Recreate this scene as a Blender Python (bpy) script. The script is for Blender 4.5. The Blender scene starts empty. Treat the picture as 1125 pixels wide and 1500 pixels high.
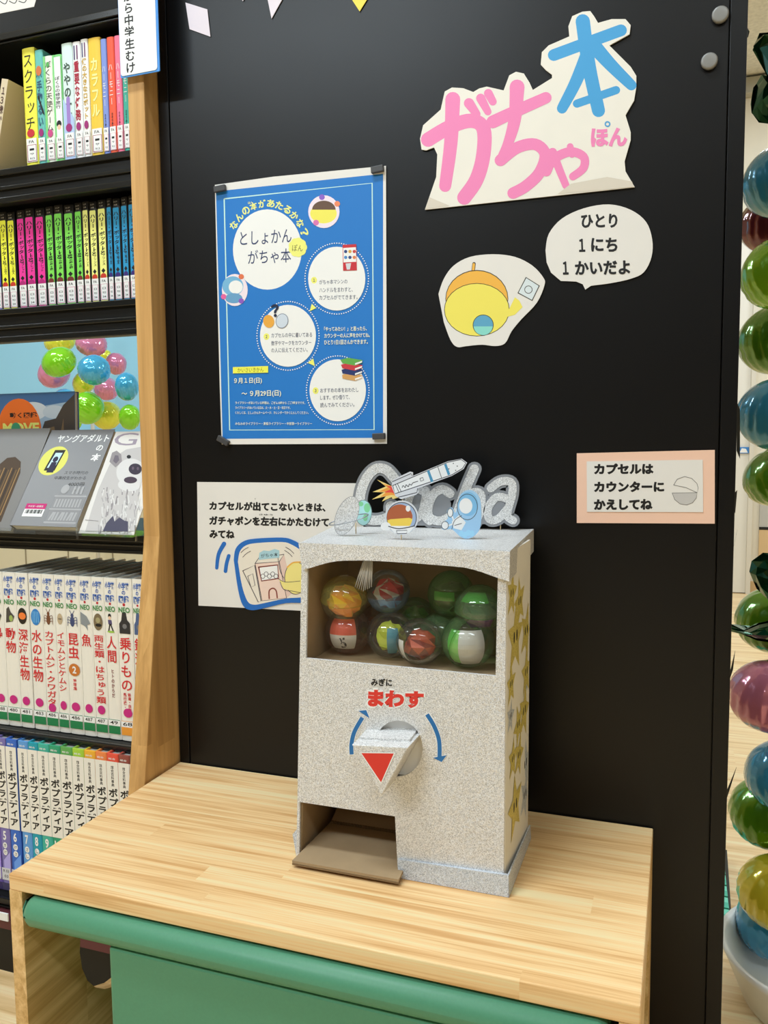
import bpy, math, random
import numpy as np
from mathutils import Vector, Matrix
from mathutils.geometry import tessellate_polygon
random.seed(7)
scn = bpy.context.scene
COL = scn.collection
# ------------------------------------------------------------------ camera
F = 1213.04                       # focal length in pixels of a 1125 x 1500 frame
YAW, PIT, ROL = 0.343574, 0.087701, -0.010608
CAM = np.array([0.0, -1.2209, 0.95])
cyw, syw, cp, sp = math.cos(YAW), math.sin(YAW), math.cos(PIT), math.sin(PIT)
FW = np.array([-syw*cp, cyw*cp, -sp]); R0 = np.array([cyw, syw, 0.0]); U0 = np.cross(R0, FW)
RT = math.cos(ROL)*R0 + math.sin(ROL)*U0
UP = -math.sin(ROL)*R0 + math.cos(ROL)*U0
cam_data = bpy.data.cameras.new('camera'); cam = bpy.data.objects.new('camera', cam_data); COL.objects.link(cam)
cam_data.sensor_fit = 'VERTICAL'; cam_data.sensor_height = 36.0; cam_data.lens = F/1500*36.0
cam_data.clip_start = 0.02
M = Matrix(((RT[0], UP[0], -FW[0], CAM[0]), (RT[1], UP[1], -FW[1], CAM[1]), (RT[2], UP[2], -FW[2], CAM[2]), (0, 0, 0, 1)))
cam.matrix_world = M
scn.camera = cam
# ------------------------------------------------------------------ view, world, lamps
scn.view_settings.view_transform = 'Standard'; scn.view_settings.look = 'None'
scn.view_settings.gamma = 1.0; scn.view_settings.use_curve_mapping = False
scn.view_settings.exposure = -1.2
scn.cycles.use_denoising = True
scn.cycles.max_bounces = 8; scn.cycles.transparent_max_bounces = 24
scn.cycles.sample_clamp_indirect = 4.0
world = bpy.data.worlds.new('room_air'); scn.world = world; world.use_nodes = True
world.node_tree.nodes['Background'].inputs[0].default_value = (1.0, 0.95, 0.88, 1)
world.node_tree.nodes['Background'].inputs[1].default_value = 0.25
CEIL = 3.0
def lamp(x, y, w, h, power, col=(0.79, 0.91, 1.0)):
    d = bpy.data.lights.new('ceiling_lamp', 'AREA'); d.shape = 'RECTANGLE'; d.size = w; d.size_y = h
    d.energy = power; d.color = col
    o = bpy.data.objects.new('ceiling_lamp', d); COL.objects.link(o); o.location = (x, y, CEIL-0.03)
    return o
for lx, ly, pw in [(-2.1, -2.5, 80), (-1.2, -2.5, 80), (0.6, -2.3, 28), (1.5, -2.3, 28), (-1.9, -4.6, 12), (0.9, -4.6, 12), (-3.2, -0.9, 34), (-0.7, -0.85, 76),
                   (-2.6, 1.2, 55), (-3.9, 1.4, 55), (0.9, 1.3, 80), (1.6, 3.2, 70), (0.3, 3.0, 40)]:
    lamp(lx, ly, 0.9, 0.22, pw)

# ------------------------------------------------------------------ helpers
def proj_plane(px, py, p0, n):
    d = FW + (px-562.5)/F*RT - (py-750)/F*UP
    n = np.asarray(n, float)
    return CAM + d*(np.dot(np.asarray(p0, float)-CAM, n)/np.dot(d, n))
def atY(px, py, Y): return proj_plane(px, py, (0, Y, 0), (0, 1, 0))
def atX(px, py, X): return proj_plane(px, py, (X, 0, 0), (1, 0, 0))
def atZ(px, py, Z): return proj_plane(px, py, (0, 0, Z), (0, 0, 1))
def depth(p): return float(np.dot(np.asarray(p)-CAM, FW))

def lin(c):
    c = c/255.0
    return c/12.92 if c <= 0.04045 else ((c+0.055)/1.055)**2.4
def S(r, g, b, k=1.18): return tuple(min(0.92, lin(v)*k) for v in (r, g, b))

MATS = {}
def mat(name, rgb, rough=0.5, metal=0.0, spec=0.5, coat=0.0, noise=0.0, nscale=60.0):
    if name in MATS: return MATS[name]
    m = bpy.data.materials.new(name); m.use_nodes = True
    b = m.node_tree.nodes['Principled BSDF']
    b.inputs['Base Color'].default_value = (*rgb, 1); b.inputs['Roughness'].default_value = rough
    b.inputs['Metallic'].default_value = metal; b.inputs['Specular IOR Level'].default_value = spec
    b.inputs['Coat Weight'].default_value = coat; b.inputs['Coat Roughness'].default_value = 0.05
    if noise:
        nt = m.node_tree; tc = nt.nodes.new('ShaderNodeTexCoord'); n = nt.nodes.new('ShaderNodeTexNoise'); n.inputs['Scale'].default_value = nscale
        mx = nt.nodes.new('ShaderNodeMix'); mx.data_type = 'RGBA'
        mx.inputs['A'].default_value = (*[v*(1-noise) for v in rgb], 1); mx.inputs['B'].default_value = (*[min(1, v*(1+noise)) for v in rgb], 1)
        nt.links.new(tc.outputs['Object'], n.inputs['Vector']); nt.links.new(n.outputs['Fac'], mx.inputs['Factor']); nt.links.new(mx.outputs['Result'], b.inputs['Base Color'])
    MATS[name] = m
    return m
def C(r, g, b, rough=0.55, **k):            # ink / paper colour, by its look in the photograph
    return mat('ink_%d_%d_%d_%d' % (r, g, b, int(rough*100)), S(r, g, b), rough, **k)
def clear(name, rgb, tint, gloss=0.05, rough=0.04):
    """thin clear plastic: tinted transparency with a glossy film"""
    if name in MATS: return MATS[name]
    m = bpy.data.materials.new(name); m.use_nodes = True; nt = m.node_tree; nt.nodes.clear()
    out = nt.nodes.new('ShaderNodeOutputMaterial'); tr = nt.nodes.new('ShaderNodeBsdfTransparent'); tr.inputs[0].default_value = (*rgb, 1)
    gl = nt.nodes.new('ShaderNodeBsdfGlossy'); gl.inputs['Roughness'].default_value = rough
    df = nt.nodes.new('ShaderNodeBsdfPrincipled'); df.inputs['Base Color'].default_value = (*rgb, 1); df.inputs['Roughness'].default_value = 0.3
    a = nt.nodes.new('ShaderNodeMixShader'); a.inputs[0].default_value = tint
    b = nt.nodes.new('ShaderNodeMixShader'); fr = nt.nodes.new('ShaderNodeLayerWeight'); fr.inputs['Blend'].default_value = 0.25
    mu = nt.nodes.new('ShaderNodeMath'); mu.operation = 'MULTIPLY_ADD'; mu.inputs[1].default_value = 0.5; mu.inputs[2].default_value = gloss
    L = nt.links.new
    L(tr.outputs[0], a.inputs[1]); L(df.outputs[0], a.inputs[2]); L(fr.outputs['Fresnel'], mu.inputs[0]); L(mu.outputs[0], b.inputs[0])
    L(a.outputs[0], b.inputs[1]); L(gl.outputs[0], b.inputs[2]); L(b.outputs[0], out.inputs[0])
    MATS[name] = m
    return m
def glitter(name, dark, light, scale=900, metal=0.25, rough=0.35):
    m = bpy.data.materials.new(name); m.use_nodes = True; nt = m.node_tree; b = nt.nodes['Principled BSDF']; L = nt.links.new
    tc = nt.nodes.new('ShaderNodeTexCoord'); v = nt.nodes.new('ShaderNodeTexVoronoi'); v.inputs['Scale'].default_value = scale
    sx = nt.nodes.new('ShaderNodeSeparateColor'); rp = nt.nodes.new('ShaderNodeValToRGB')
    rp.color_ramp.elements[0].position = 0.0; rp.color_ramp.elements[0].color = (*dark, 1); rp.color_ramp.elements[1].position = 0.8; rp.color_ramp.elements[1].color = (*light, 1)
    vm = nt.nodes.new('ShaderNodeVectorMath'); vm.operation = 'SUBTRACT'; vm.inputs[1].default_value = (0.5, 0.5, 0.5)
    vs = nt.nodes.new('ShaderNodeVectorMath'); vs.operation = 'SCALE'; vs.inputs['Scale'].default_value = 0.5
    va = nt.nodes.new('ShaderNodeVectorMath'); va.operation = 'ADD'; ge = nt.nodes.new('ShaderNodeNewGeometry')
    vn = nt.nodes.new('ShaderNodeVectorMath'); vn.operation = 'NORMALIZE'
    L(tc.outputs['Object'], v.inputs['Vector']); L(v.outputs['Color'], sx.inputs[0]); L(sx.outputs[0], rp.inputs[0]); L(rp.outputs[0], b.inputs['Base Color'])
    L(v.outputs['Color'], vm.inputs[0]); L(vm.outputs[0], vs.inputs[0]); L(vs.outputs[0], va.inputs[0]); L(ge.outputs['Normal'], va.inputs[1]); L(va.outputs[0], vn.inputs[0]); L(vn.outputs[0], b.inputs['Normal'])
    b.inputs['Metallic'].default_value = metal; b.inputs['Roughness'].default_value = rough
    MATS[name] = m
    return m
def wood(name, c1, c2, c3, axis='X', strip=0.045, seg=0.42, grain=1.0, rough=0.45):
    """edge-glued timber: strips of differing tone along one axis, fine grain, a few dark growth lines"""
    m = bpy.data.materials.new(name); m.use_nodes = True; nt = m.node_tree; b = nt.nodes['Principled BSDF']; L = nt.links.new
    tc = nt.nodes.new('ShaderNodeTexCoord'); mp = nt.nodes.new('ShaderNodeMapping')
    if axis == 'Z': mp.inputs['Rotation'].default_value = (0, math.pi/2, 0)
    if axis == 'Y': mp.inputs['Rotation'].default_value = (0, 0, math.pi/2)
    L(tc.outputs['Object'], mp.inputs[0])
    sep = nt.nodes.new('ShaderNodeSeparateXYZ'); L(mp.outputs[0], sep.inputs[0])
    def math_(op, a, bb):
        n = nt.nodes.new('ShaderNodeMath'); n.operation = op
        for i, q in enumerate((a, bb)):
            if q is None: continue
            if isinstance(q, (int, float)): n.inputs[i].default_value = q
            else: L(q, n.inputs[i])
        return n.outputs[0]
    yz = math_('ADD', sep.outputs[1], math_('MULTIPLY', sep.outputs[2], 0.37))
    row = math_('FLOOR', math_('DIVIDE', yz, strip), None)
    wn = nt.nodes.new('ShaderNodeTexWhiteNoise'); wn.noise_dimensions = '1D'; L(row, wn.inputs['W'])
    sg = math_('FLOOR', math_('ADD', math_('DIVIDE', sep.outputs[0], seg), math_('MULTIPLY', wn.outputs['Value'], 7.3)), None)
    cmb = nt.nodes.new('ShaderNodeCombineXYZ'); L(row, cmb.inputs[0]); L(sg, cmb.inputs[1])
    wn2 = nt.nodes.new('ShaderNodeTexWhiteNoise'); wn2.noise_dimensions = '3D'; L(cmb.outputs[0], wn2.inputs['Vector'])
    # grain coordinates, shifted per board
    off = nt.nodes.new('ShaderNodeVectorMath'); off.operation = 'MULTIPLY_ADD'; off.inputs[1].default_value = (3, 3, 3)
    L(wn2.outputs['Color'], off.inputs[0]); L(mp.outputs[0], off.inputs[2])
    sc = nt.nodes.new('ShaderNodeVectorMath'); sc.operation = 'MULTIPLY'; sc.inputs[1].default_value = (2.2, 60, 60); L(off.outputs[0], sc.inputs[0])
    n1 = nt.nodes.new('ShaderNodeTexNoise'); n1.inputs['Scale'].default_value = 1.0; n1.inputs['Detail'].default_value = 3; n1.inputs['Distortion'].default_value = 0.4; L(sc.outputs[0], n1.inputs['Vector'])
    sc2 = nt.nodes.new('ShaderNodeVectorMath'); sc2.operation = 'MULTIPLY'; sc2.inputs[1].default_value = (8, 400, 400); L(off.outputs[0], sc2.inputs[0])
    n2 = nt.nodes.new('ShaderNodeTexNoise'); n2.inputs['Scale'].default_value = 1.0; n2.inputs['Detail'].default_value = 1; L(sc2.outputs[0], n2.inputs['Vector'])
    rp = nt.nodes.new('ShaderNodeValToRGB'); e = rp.color_ramp.elements
    e[0].position = 0.3; e[0].color = (*c1, 1); e[1].position = 0.72; e[1].color = (*c3, 1); x = e.new(0.52); x.color = (*c2, 1)
    t = math_('ADD', math_('MULTIPLY', math_('SUBTRACT', wn2.outputs['Value'], 0.5), 0.11), math_('ADD', n1.outputs['Fac'], math_('MULTIPLY', math_('SUBTRACT', n2.outputs['Fac'], 0.5), 0.25*grain)))
    L(t, rp.inputs[0]); L(rp.outputs[0], b.inputs['Base Color']); b.inputs['Roughness'].default_value = rough
    b.inputs['Specular IOR Level'].default_value = 0.35
    MATS[name] = m
    return m

GLY = {}
def glyphs(s, bold=0.0):
    """outline of a line of lettering as 2-D triangles, fitted to the unit square"""
    k = (s, bold)
    if k in GLY: return GLY[k]
    cu = bpy.data.curves.new('lettering', 'FONT'); cu.body = s; cu.size = 1.0; cu.resolution_u = 3; cu.offset = bold; cu.fill_mode = 'FRONT' if False else 'BOTH'
    ob = bpy.data.objects.new('lettering', cu); COL.objects.link(ob)
    dg = bpy.context.evaluated_depsgraph_get(); me = bpy.data.meshes.new_from_object(ob.evaluated_get(dg), depsgraph=dg)
    vs = [(v.co.x, v.co.y) for v in me.vertices]; fs = [tuple(p.vertices) for p in me.polygons]
    bpy.data.objects.remove(ob); bpy.data.curves.remove(cu); bpy.data.meshes.remove(me)
    GLY[k] = (vs, fs)
    return GLY[k]
def smooth_path(pts, n=5):
    if len(pts) < 3: return [tuple(p) for p in pts]
    out = []; P = [pts[0]] + list(pts) + [pts[-1]]
    for i in range(1, len(P)-2):
        a, b, c, d = [np.array(q, float) for q in P[i-1:i+3]]
        for j in range(n):
            t = j/n
            out.append(tuple(0.5*((2*b) + (c-a)*t + (2*a-5*b+4*c-d)*t*t + (3*b-a-3*c+d)*t**3)))
    out.append(tuple(pts[-1]))
    return out

class MB:
    """collects shapes, each with its material, into ONE mesh object"""
    def __init__(s, to3=None): s.v = []; s.f = []; s.m = []; s.sm = []; s.mats = []; s.to3 = to3; s.lift = 0.0
    def mi(s, m):
        if m not in s.mats: s.mats.append(m)
        return s.mats.index(m)
    def add(s, vs, fs, m, smooth=False):
        o = len(s.v); s.v += [tuple(map(float, q)) for q in vs]; i = s.mi(m)
        for q in fs: s.f.append(tuple(o+k for k in q)); s.m.append(i); s.sm.append(smooth)
    # ---- solids
    def box(s, a, b, m, smooth=False):
        (x0, y0, z0), (x1, y1, z1) = a, b
        s.hexa([(x0, y0, z0), (x1, y0, z0), (x1, y1, z0), (x0, y1, z0), (x0, y0, z1), (x1, y0, z1), (x1, y1, z1), (x0, y1, z1)], m)
    def hexa(s, c, m): s.add(c, [(3, 2, 1, 0), (4, 5, 6, 7), (0, 1, 5, 4), (1, 2, 6, 5), (2, 3, 7, 6), (3, 0, 4, 7)], m)
    def tube(s, pts, r, m, n=8, closed=False):
        pts = [Vector(p) for p in pts]; vs = []; fs = []; N = len(pts)
        for i, p in enumerate(pts):
            t = (pts[(i+1) % N]-pts[i-1]) if closed else (pts[min(i+1, N-1)]-pts[max(i-1, 0)])
            t.normalize(); a = t.orthogonal() if abs(t.z) > 0.95 else Vector((0, 0, 1)).cross(t); a.normalize(); b = t.cross(a)
            rr = r[i] if isinstance(r, (list, tuple)) else r
            for k in range(n): q = 2*math.pi*k/n; vs.append(p+a*math.cos(q)*rr+b*math.sin(q)*rr)
        for i in range(N if closed else N-1):
            for k in range(n):
                j = (i+1) % N; fs.append((i*n+k, i*n+(k+1) % n, j*n+(k+1) % n, j*n+k))
        if not closed: fs += [tuple(range(n))[::-1], tuple((N-1)*n+k for k in range(n))]
        s.add(vs, fs, m, True)
    def lathe(s, prof, c, m, n=32, axis=None):
        vs = []; fs = []; c = Vector(c); R = Vector((0, 0, 1)).rotation_difference(Vector(axis)).to_matrix() if axis is not None else Matrix.Identity(3)
        for (r, z) in prof:
            for k in range(n): q = 2*math.pi*k/n; vs.append(c+R @ Vector((r*math.cos(q), r*math.sin(q), z)))
        for i in range(len(prof)-1):
            for k in range(n): fs.append((i*n+k, i*n+(k+1) % n, (i+1)*n+(k+1) % n, (i+1)*n+k))
        s.add(vs, fs, m, True)
    # ---- plates: outline (first loop) with holes, given thickness along the lift of to3
    def plate(s, loops, m, l0=0.0, l1=0.001, side=None, back=None, to3=None):
        T = to3 or s.to3
        flat = [q for lp in loops for q in lp]
        tri = tessellate_polygon([[Vector((q[0], q[1], 0)) for q in lp] for lp in loops])
        s.add([T(q[0], q[1], l1) for q in flat], tri, m)
        s.add([T(q[0], q[1], l0) for q in flat], [t[::-1] for t in tri], back or m)
        for lp in loops:
            n = len(lp); vs = [T(q[0], q[1], l0) for q in lp] + [T(q[0], q[1], l1) for q in lp]
            s.add(vs, [(i, (i+1) % n, n+(i+1) % n, n+i) for i in range(n)], side or m)
        s.lift = max(s.lift, l1)
    # ---- printing and cut paper on top of a plate
    def up(s): s.lift += 0.000014; return s.lift
    def poly(s, pts, m):
        l = s.up(); T = s.to3
        tri = tessellate_polygon([[Vector((q[0], q[1], 0)) for q in pts]])
        s.add([T(q[0], q[1], l) for q in pts], tri, m)
    def ell(s, cx, cy, rx, ry, m, n=28, rot=0.0, a0=0.0, a1=360.0):
        pts = []; full = abs(a1-a0-360) < 1e-6; ca, sa = math.cos(math.radians(rot)), math.sin(math.radians(rot))
        for k in range(n if full else n+1):
            q = math.radians(a0+(a1-a0)*k/n); x, y = rx*math.cos(q), ry*math.sin(q); pts.append((cx+x*ca-y*sa, cy+x*sa+y*ca))
        s.poly(pts, m)
    def ring(s, cx, cy, rx, ry, w, m, n=32, a0=0, a1=360, rot=0.0):
        ca, sa = math.cos(math.radians(rot)), math.sin(math.radians(rot)); P = []
        for k in range(n+1):
            q = math.radians(a0+(a1-a0)*k/n); x, y = rx*math.cos(q), ry*math.sin(q); P.append((cx+x*ca-y*sa, cy+x*sa+y*ca))
        s.stroke(P, w, m, False, False)
    def stroke(s, pts, w, m, caps=True, curve=True, w1=None):
        l = s.up(); T = s.to3; P = smooth_path(pts) if curve else [tuple(p) for p in pts]; N = len(P); vs = []; fs = []
        for i, p in enumerate(P):
            a = np.array(P[min(i+1, N-1)], float)-np.array(P[max(i-1, 0)], float); L = math.hypot(*a) or 1.0; nx, ny = -a[1]/L, a[0]/L
            h = (w if w1 is None else w+(w1-w)*i/(N-1))/2
            vs += [T(p[0]+nx*h, p[1]+ny*h, l), T(p[0]-nx*h, p[1]-ny*h, l)]
        fs = [(2*i, 2*i+1, 2*i+3, 2*i+2) for i in range(N-1)]
        if caps:
            for e, h in ((0, w/2), (-1, (w if w1 is None else w1)/2)):            # half discs that close the ends
                p = P[e]; q = P[1] if e == 0 else P[-2]; an = math.atan2(p[1]-q[1], p[0]-q[0]); o = len(vs)
                vs += [T(p[0]+h*math.cos(an-math.pi/2+k*math.pi/8), p[1]+h*math.sin(an-math.pi/2+k*math.pi/8), l) for k in range(9)]; fs.append(tuple(range(o, o+9)))
        s.add(vs, fs, m)
    def text(s, t, a, b, h, m, bold=0.012, up=-1, flat=False, hv=0.0):
        """line of lettering whose ink reaches from a to b and is h tall (up=-1 where y runs downward, as in picture units)"""
        if hv:                                       # heavier pen: the line drawn again beside itself
            for dx, dy in ((-hv, 0), (hv, 0), (0, -hv), (0, hv)): s.text(t, (a[0]+dx, a[1]+dy), (b[0]+dx, b[1]+dy), h, m, bold, up, flat)
        vs, fs = glyphs(t, bold); l = s.up()
        if not vs: return
        x0, x1 = min(v[0] for v in vs), max(v[0] for v in vs); y0, y1 = min(v[1] for v in vs), max(v[1] for v in vs)
        dx, dy = b[0]-a[0], b[1]-a[1]; L = math.hypot(dx, dy)
        nx, ny = ((dy/L, -dx/L) if up < 0 else (-dy/L, dx/L))
        if flat: nx, ny = 0, up
        out = []
        for x, y in vs:
            u = (x-x0)/(x1-x0 or 1); w = ((y-y0)/(y1-y0 or 1)-0.5)*h
            out.append(s.to3(a[0]+dx*u+nx*w, a[1]+dy*u+ny*w, l))
        s.add(out, fs, m)
    def vtext(s, t, cx, top, bot, w, m, bold=0.02, up=1, lean=0.0):
        """lettering stacked downwards in equal cells"""
        n = len(t); ch = (bot-top)/n; l = s.up()
        for i, c in enumerate(t):
            if c in ' 　': continue
            vs, fs = glyphs(c, bold); cy = top+ch*(i+0.5); sx = w; sy = abs(ch)*0.96
            px = cx+lean*(i+0.5)/n; out = []
            for x, y in vs:
                u, v = x-0.5, y-0.36
                if c in 'ー～―〜': u, v = v, -u
                if c in 'ッャュョっゃゅょィァ': u += 0.12; v += 0.12
                out.append(s.to3(px+u*sx, cy+v*sy*up, l))
            s.add(out, fs, m)
    def build(s, name, parent=None, bevel=0.0, subsurf=0):
        me = bpy.data.meshes.new(name)
        pv = Vector(ORG.get(parent, (0, 0, 0))) if parent else Vector((0, 0, 0))
        me.from_pydata([Vector(q)-pv for q in s.v], [], s.f)
        for m in s.mats: me.materials.append(m)
        me.polygons.foreach_set('material_index', s.m); me.polygons.foreach_set('use_smooth', s.sm); me.update()
        ob = bpy.data.objects.new(name, me); COL.objects.link(ob)
        if parent: ob.parent = parent
        if bevel:
            bv = ob.modifiers.new('bevel', 'BEVEL'); bv.width = bevel; bv.segments = 2; bv.limit_method = 'ANGLE'; bv.angle_limit = 0.7
        return ob
ORG = {}
def tag(o, label=None, cat=None, group=None, kind=None):
    if label: o['label'] = label
    if cat: o['category'] = cat
    if group: o['group'] = group
    if kind: o['kind'] = kind
    return o
def thing(name, label, cat, loc=(0, 0, 0), group=None):
    o = bpy.data.objects.new(name, None); COL.objects.link(o); o.location = loc; o.empty_display_size = 0.02
    ORG[o] = tuple(map(float, loc))
    return tag(o, label, cat, group)
def wall(Y):                                    # surface of an upright sheet facing the camera side, in photo units
    return lambda x, y, l=0.0: tuple(atY(x, y, Y) + np.array([0, -l, 0]))
def flatmap(Y): return lambda x, z, l=0.0: (x, Y-l, z)

# ------------------------------------------------------------------ materials
BLACKP = mat('black_panel', (0.0036, 0.0036, 0.004), 0.4, spec=0.32)
nt = BLACKP.node_tree; bb = nt.nodes['Principled BSDF']; tcn = nt.nodes.new('ShaderNodeTexCoord'); nn = nt.nodes.new('ShaderNodeTexNoise'); nn.inputs['Scale'].default_value = 5; nn.inputs['Detail'].default_value = 4
rr = nt.nodes.new('ShaderNodeMapRange'); rr.inputs['To Min'].default_value = 0.33; rr.inputs['To Max'].default_value = 0.39
nt.links.new(tcn.outputs['Object'], nn.inputs['Vector']); nt.links.new(nn.outputs['Fac'], rr.inputs['Value']); nt.links.new(rr.outputs[0], bb.inputs['Roughness'])
BLACKM = mat('black_metal', (0.006, 0.0065, 0.0065), 0.4, spec=0.3)
BLACKR = mat('black_rail', (0.008, 0.009, 0.009), 0.25, spec=0.5)
OAK = wood('oak_board', S(176, 134, 80), S(196, 152, 94), S(210, 168, 108), axis='Z', strip=0.05, seg=2.0, grain=0.8)
PINE = wood('pine_board', S(204, 156, 100), S(231, 191, 138), S(242, 207, 160), axis='X', strip=0.043, seg=0.62, grain=1.8)
PINEZ = wood('pine_board_upright', S(186, 146, 88), S(212, 176, 120), S(226, 194, 142), axis='Y', strip=0.05, seg=0.4)
FLOORW = wood('floor_boards', S(196, 162, 112), S(222, 192, 146), S(236, 212, 172), axis='X', strip=0.11, seg=0.9, grain=0.6, rough=0.3)
GREEN = mat('green_vinyl', S(84, 148, 116, 1.0), 0.42, spec=0.4, noise=0.06, nscale=300)
SILV = glitter('silver_glitter_paper', (0.46, 0.455, 0.45), (0.92, 0.915, 0.91), 1150, 0.1, 0.4)
SILVD = glitter('silver_glitter_edge', (0.38, 0.42, 0.48), (0.78, 0.83, 0.90), 1150, 0.1, 0.4)
GOLD = glitter('gold_glitter_paper', (0.58, 0.46, 0.07), (0.92, 0.78, 0.25), 1150, 0.15, 0.4)
CARD = mat('brown_cardboard', S(158, 134, 102), 0.8, noise=0.1, nscale=40)
CARDD = mat('cardboard_edge', S(120, 96, 66), 0.9, noise=0.3, nscale=500)
PAPER = mat('white_paper', S(218, 215, 210), 0.6, noise=0.02, nscale=20)
PAPERY = mat('cream_paper', S(225, 221, 211), 0.6, noise=0.03, nscale=25)
INK = mat('black_ink', (0.006, 0.006, 0.007), 0.5)
WHITE = mat('white_ink', S(228, 228, 226), 0.5)
PAGES = mat('page_edges', S(206, 200, 186), 0.8, noise=0.12, nscale=400)
PAGESD = mat('grey_page_tops', S(150, 152, 148), 0.8, noise=0.1, nscale=400)
FILM = clear('clear_film', (0.97, 0.97, 0.96), 0.0, 0.008)
ACRYL = clear('clear_acrylic', (0.93, 0.95, 0.95), 0.02, 0.06)
NAVY = C(24, 44, 92)

# ------------------------------------------------------------------ setting
def struct(mb, name, **k): return tag(mb.build(name, **k), kind='structure')
CREAM = mat('cream_wall', S(222, 214, 196, 1.1), 0.7, noise=0.03, nscale=8)
WARM = mat('warm_wall', S(214, 200, 176, 1.1), 0.8)
X0, X1, Y0, Y1 = -6.2, 4.5, -6.0, 4.2
b = MB(); b.box((X0, Y0, -0.05), (X1, Y1+0.1, 0), FLOORW); struct(b, 'floor')
CT = mat('ceiling_tile', S(216, 214, 204, 1.1), 0.9, noise=0.25, nscale=45)
b = MB(); b.box((X0, Y0, CEIL), (X1, Y1+0.1, CEIL+0.05), CT); struct(b, 'ceiling')
b = MB(); b.box((X0, Y1, 0), (X1, Y1+0.1, CEIL), CREAM); struct(b, 'wall_back')
b = MB(); b.box((X0, Y0-0.1, 0), (X1, Y0, CEIL), mat('dark_wall', (0.16, 0.14, 0.12), 0.8)); struct(b, 'wall_front')  # unseen wall behind the camera, darkened to dim its reflection in the panel
b = MB(); b.box((X0-0.1, Y0, 0), (X0, Y1, CEIL), WARM); struct(b, 'wall_left')
b = MB(); b.box((X1, Y0, 0), (X1+0.1, Y1, CEIL), WARM); struct(b, 'wall_right')
b = MB(); b.box((-1.9, Y1-0.08, 2.90), (X1, Y1, 2.985), mat('grey_trim', S(168, 166, 156), 0.6)); struct(b, 'trim_1')      # soffit strip under the ceiling
b = MB(); b.box((-1.6, Y1-0.02, 0.0), (X1, Y1, 0.07), mat('oak_skirting', S(190, 160, 116), 0.5)); struct(b, 'baseboard_back')
# off-white door leaf in the back wall, its jamb and the opening beside it
b = MB(); b.box((-0.55, Y1-0.05, 0.005), (0.385, Y1-0.005, 2.15), mat('door_leaf', S(226, 222, 212, 1.1), 0.45))
b.box((0.385, Y1-0.07, 0.0), (0.41, Y1, 2.2), mat('door_jamb', S(214, 208, 194, 1.1), 0.5)); b.box((-0.58, Y1-0.07, 0.0), (-0.555, Y1, 2.2), MATS['door_jamb']); struct(b, 'door_1')
b = MB(); b.box((0.455, Y1-0.012, 0.40), (1.5, Y1-0.002, 0.60), mat('grey_recess', S(178, 176, 170), 0.6)); b.box((0.455, Y1-0.014, 0.385), (1.5, Y1-0.001, 0.402), INK)
b.box((0.455, Y1-0.013, 0.0), (1.5, Y1-0.001, 0.385), mat('wood_recess', S(206, 176, 132), 0.5)); struct(b, 'trim_2')
# blue door notice on the leaf
a = atY(1082, 655, Y1-0.055); c = atY(1097, 664, Y1-0.055); b = MB(flatmap(Y1-0.055))
b.plate([[(a[0], c[2]), (c[0], c[2]), (c[0], a[2]), (a[0], a[2])]], C(60, 130, 200), 0, 0.003)
w_ = c[0]-a[0]; b.poly([(a[0]+w_*.1, c[2]+.004), (a[0]+w_*.9, c[2]+.004), (a[0]+w_*.7, a[2]-.01), (a[0]+w_*.3, a[2]-.006)], WHITE)
tag(b.build('door_notice'), 'small blue and white notice on the pale door behind the balloon column', 'notice')
# pale blue partition and light cabinet seen through the open back of the bookcase
b = MB(); b.box((-5.4, 2.95, 0.98), (-2.2, 3.05, 2.4), mat('pale_blue_wall', S(148, 204, 230, 1.15), 0.6)); struct(b, 'wall_blue')
b = MB(); b.box((-5.4, 2.9, 0.0), (-2.2, 3.1, 0.98), mat('cream_cabinet', S(226, 218, 190, 1.1), 0.55))
for k in range(9): b.box((-5.2+k*.33, 2.894, 0.05), (-5.194+k*.33, 2.9, 0.9), mat('cabinet_gap', S(150, 140, 116), 0.7))
b.box((-5.4, 2.86, 0.96), (-2.2, 3.12, 1.0), WHITE); struct(b, 'trim_3')

# black panel everything is stuck on
XL, XR = -0.826, 0.0715
b = MB(); b.box((-0.8045, 0.0, 0.0), (0.0485, 0.03, 2.2), BLACKP); b.box((XL+.004, 0.012, 0.0), (XR-.004, 0.028, 2.2), BLACKP); struct(b, 'wall_center')
b = MB(); b.box((XL, -0.001, 0.0), (-0.8065, 0.031, 2.2), BLACKP); struct(b, 'trim_4', bevel=0.0008)
b = MB(); b.box((0.0505, -0.001, 0.0), (XR, 0.031, 2.2), BLACKP); struct(b, 'trim_5', bevel=0.0008)

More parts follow.
